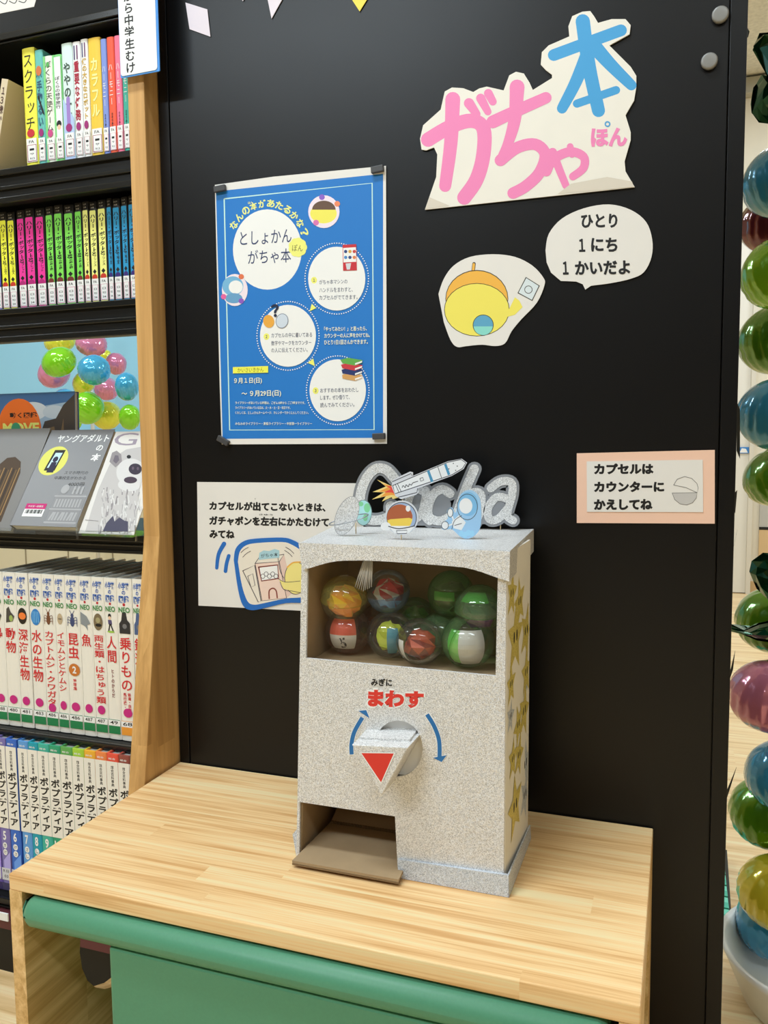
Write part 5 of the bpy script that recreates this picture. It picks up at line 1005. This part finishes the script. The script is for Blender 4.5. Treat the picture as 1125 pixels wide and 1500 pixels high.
# ---- capsules in the window
GC = 'toy capsules behind the window of the silver machine'
TINT = {'yellow': (.98, .88, .25), 'blue': (.36, .58, .90), 'red': (.85, .32, .24), 'brown': (.55, .28, .22), 'green': (.40, .78, .36), 'clear': (.95, .96, .96), 'olive': (.74, .70, .25)}
def hemi(c, r, R, m, a0, a1, n=28, k=10):
    vs = []; fs = []
    for i in range(k+1):
        la = math.radians(a0+(a1-a0)*i/k)
        for j in range(n): q = 2*math.pi*j/n; vs.append(Vector(c)+R @ Vector((r*math.cos(la)*math.cos(q), r*math.cos(la)*math.sin(q), r*math.sin(la))))
    for i in range(k):
        for j in range(n): fs.append((i*n+j, i*n+(j+1) % n, (i+1)*n+(j+1) % n, (i+1)*n+j))
    b = MB(); b.add(vs, fs, m, True); return b
def crumple(c, r, m, seed, sq=(1, 1, 1), m2=None):
    rn = random.Random(seed); vs = []; fs = []; n, k = 9, 6
    for i in range(k+1):
        la = -math.pi/2+math.pi*i/k
        for j in range(n):
            q = 2*math.pi*j/n+.35*(i % 2); rr = r*rn.uniform(.72, 1.05); vs.append((c[0]+rr*sq[0]*math.cos(la)*math.cos(q), c[1]+rr*sq[1]*math.cos(la)*math.sin(q), c[2]+rr*sq[2]*math.sin(la)))
    for i in range(k):
        for j in range(n): fs += [(i*n+j, i*n+(j+1) % n, (i+1)*n+j), (i*n+(j+1) % n, (i+1)*n+(j+1) % n, (i+1)*n+j)]
    b = MB()
    for f in fs: b.add([vs[i] for i in f], [(0, 1, 2)], m2 if (m2 and rn.random() < .4) else m)
    return b
def card_in(c, r, m, az, w, z0, z1, m2=None, txt=None):
    """label curved against the inside of the shell"""
    b = MB(lambda u, v, l=0.0: (c[0]+(r+l)*math.cos(v)*math.sin(az+u), c[1]-(r+l)*math.cos(v)*math.cos(az+u), c[2]+(r+l)*math.sin(v)))
    def grid(u0, u1, v0, v1, m_):
        l = b.up(); n = 8; vs = [b.to3(u0+(u1-u0)*i/n, v0+(v1-v0)*j/n, l) for i in range(n+1) for j in range(n+1)]; b.add(vs, [(i*(n+1)+j, (i+1)*(n+1)+j, (i+1)*(n+1)+j+1, i*(n+1)+j+1) for i in range(n) for j in range(n)], m_)
    grid(-w/2, w/2, z0, z1, m)
    if m2: grid(-w/2, w/2, z0+(z1-z0)*.5, z1, m2)
    if txt: b.text(txt, (-.12, z0+(z1-z0)*.22), (.2, z0+(z1-z0)*.26), .55, INK, .02, up=1)
    return b
caps = [  # px, py, r (m), Y, top tint, base tint, tilt axis, label
    (504, 877, .0305, -.196, 'yellow', 'clear', (.1, -.2, 1), 'yellow topped capsule with orange folded paper at the upper left of the window', [('crumple', C(226, 140, 60), C(236, 190, 80))]),
    (568, 866, .0285, -.175, 'clear', 'blue', (-.1, -.25, 1), 'clear and blue capsule with red and white folded paper at the top of the window', [('crumple', C(190, 40, 50), C(224, 216, 206))]),
    (510, 947, .0300, -.180, 'clear', 'red', (.15, -1, .25), 'red capsule with a white label numbered 5 at the lower left of the window', [('card', C(226, 220, 212), C(226, 100, 74), .1, 1.35, -.75, .75, '5')]),
    (556, 922, .0285, -.127, 'brown', 'red', (0, -.3, 1), 'dark brownish red capsule at the back between the yellow and blue ones', []),
    (572, 952, .0300, -.184, 'clear', 'clear', (-.2, -.9, .5), 'clear capsule with lime paper and a blue strip at the bottom of the window', [('crumple', C(196, 206, 60), None), ('card', C(90, 160, 180), None, .45, .55, -.8, .5, None)]),
    (608, 905, .0275, -.125, 'green', 'clear', (.4, -.3, 1), 'green and clear capsule with a white slip near the middle of the window', [('card', C(190, 190, 182), None, -.2, .8, -.6, .2, None), ('crumple', C(110, 170, 70), None)]),
    (615, 970, .0290, -.207, 'clear', 'clear', (.2, -.7, .8), 'clear capsule with dark orange folded paper at the bottom middle of the window', [('crumple', C(176, 70, 36), C(120, 40, 26)), ('card', C(226, 224, 218), None, -.8, .5, -.9, .2, None)]),
    (645, 940, .0280, -.150, 'green', 'clear', (-.3, -.4, 1), 'green capsule with a grey slip behind the one with the white label', [('card', C(150, 148, 142), None, -.1, .9, -.5, .3, None)]),
    (661, 870, .0300, -.150, 'green', 'green', (-.6, -.5, .7), 'round green capsule left of the one with purple paper', [('card', C(130, 190, 100), None, -.1, 1.0, -.15, .25, None), ('crumple', C(110, 76, 40), None)]),
    (703, 893, .0305, -.192, 'green', 'clear', (.05, -.2, 1), 'green topped clear capsule with purple folded paper at the right of the window', [('crumple', C(140, 90, 160), C(110, 70, 136)), ('card', C(120, 180, 90), None, -.1, 1.5, .45, 1.0, None)]),
    (686, 957, .0325, -.200, 'green', 'clear', (-.8, .45, .3), 'capsule with a green and white label at the lower right of the window', [('card', C(206, 204, 196), None, .38, 1.1, -.85, .65, None), ('card', C(130, 200, 100), None, -.46, .55, -.85, .65, None)]),
    (722, 945, .0270, -.131, 'olive', 'olive', (0, 0, 1), 'olive yellow capsule at the back in the right corner of the window', [])]
for i, (px, py, r, Y, ct, cb, ax, lab, ins) in enumerate(caps):
    r *= 1.07
    c = atY(px, py, Y); c[2] = max(c[2], .6555+r); R = Vector((0, 0, 1)).rotation_difference(Vector(ax)).to_matrix()
    root = thing('toy_capsule', lab, 'capsule', (c[0], c[1], c[2]-r), GC)
    mt = clear('shell_'+ct, TINT[ct], .15 if ct != 'clear' else .02, .05); mb_ = clear('shell_'+cb, TINT[cb], .15 if cb != 'clear' else .02, .05)
    hemi(c, r, R, mt, 2, 89.9).build('top_shell', root); hemi(c, r*.985, R, mb_, -89.9, 2).build('base_shell', root)
    b = MB(); b.tube([Vector(c)+R @ Vector((r*.99*math.cos(k*math.pi/16), r*.99*math.sin(k*math.pi/16), 0)) for k in range(32)], r*.022, mt, 5, closed=True); b.build('rim', root)
    for k, it in enumerate(ins):
        if it[0] == 'crumple': crumple((c[0], c[1]+.001, c[2]-r*.1), r*.80, it[1], 11*i+k, (1, .9, .85), it[2]).build('folded_paper', root)
        else: card_in(c, r*(.93-.02*k), it[1], it[3], it[4], it[5], it[6], it[2], it[7]).build('paper_slip', root)
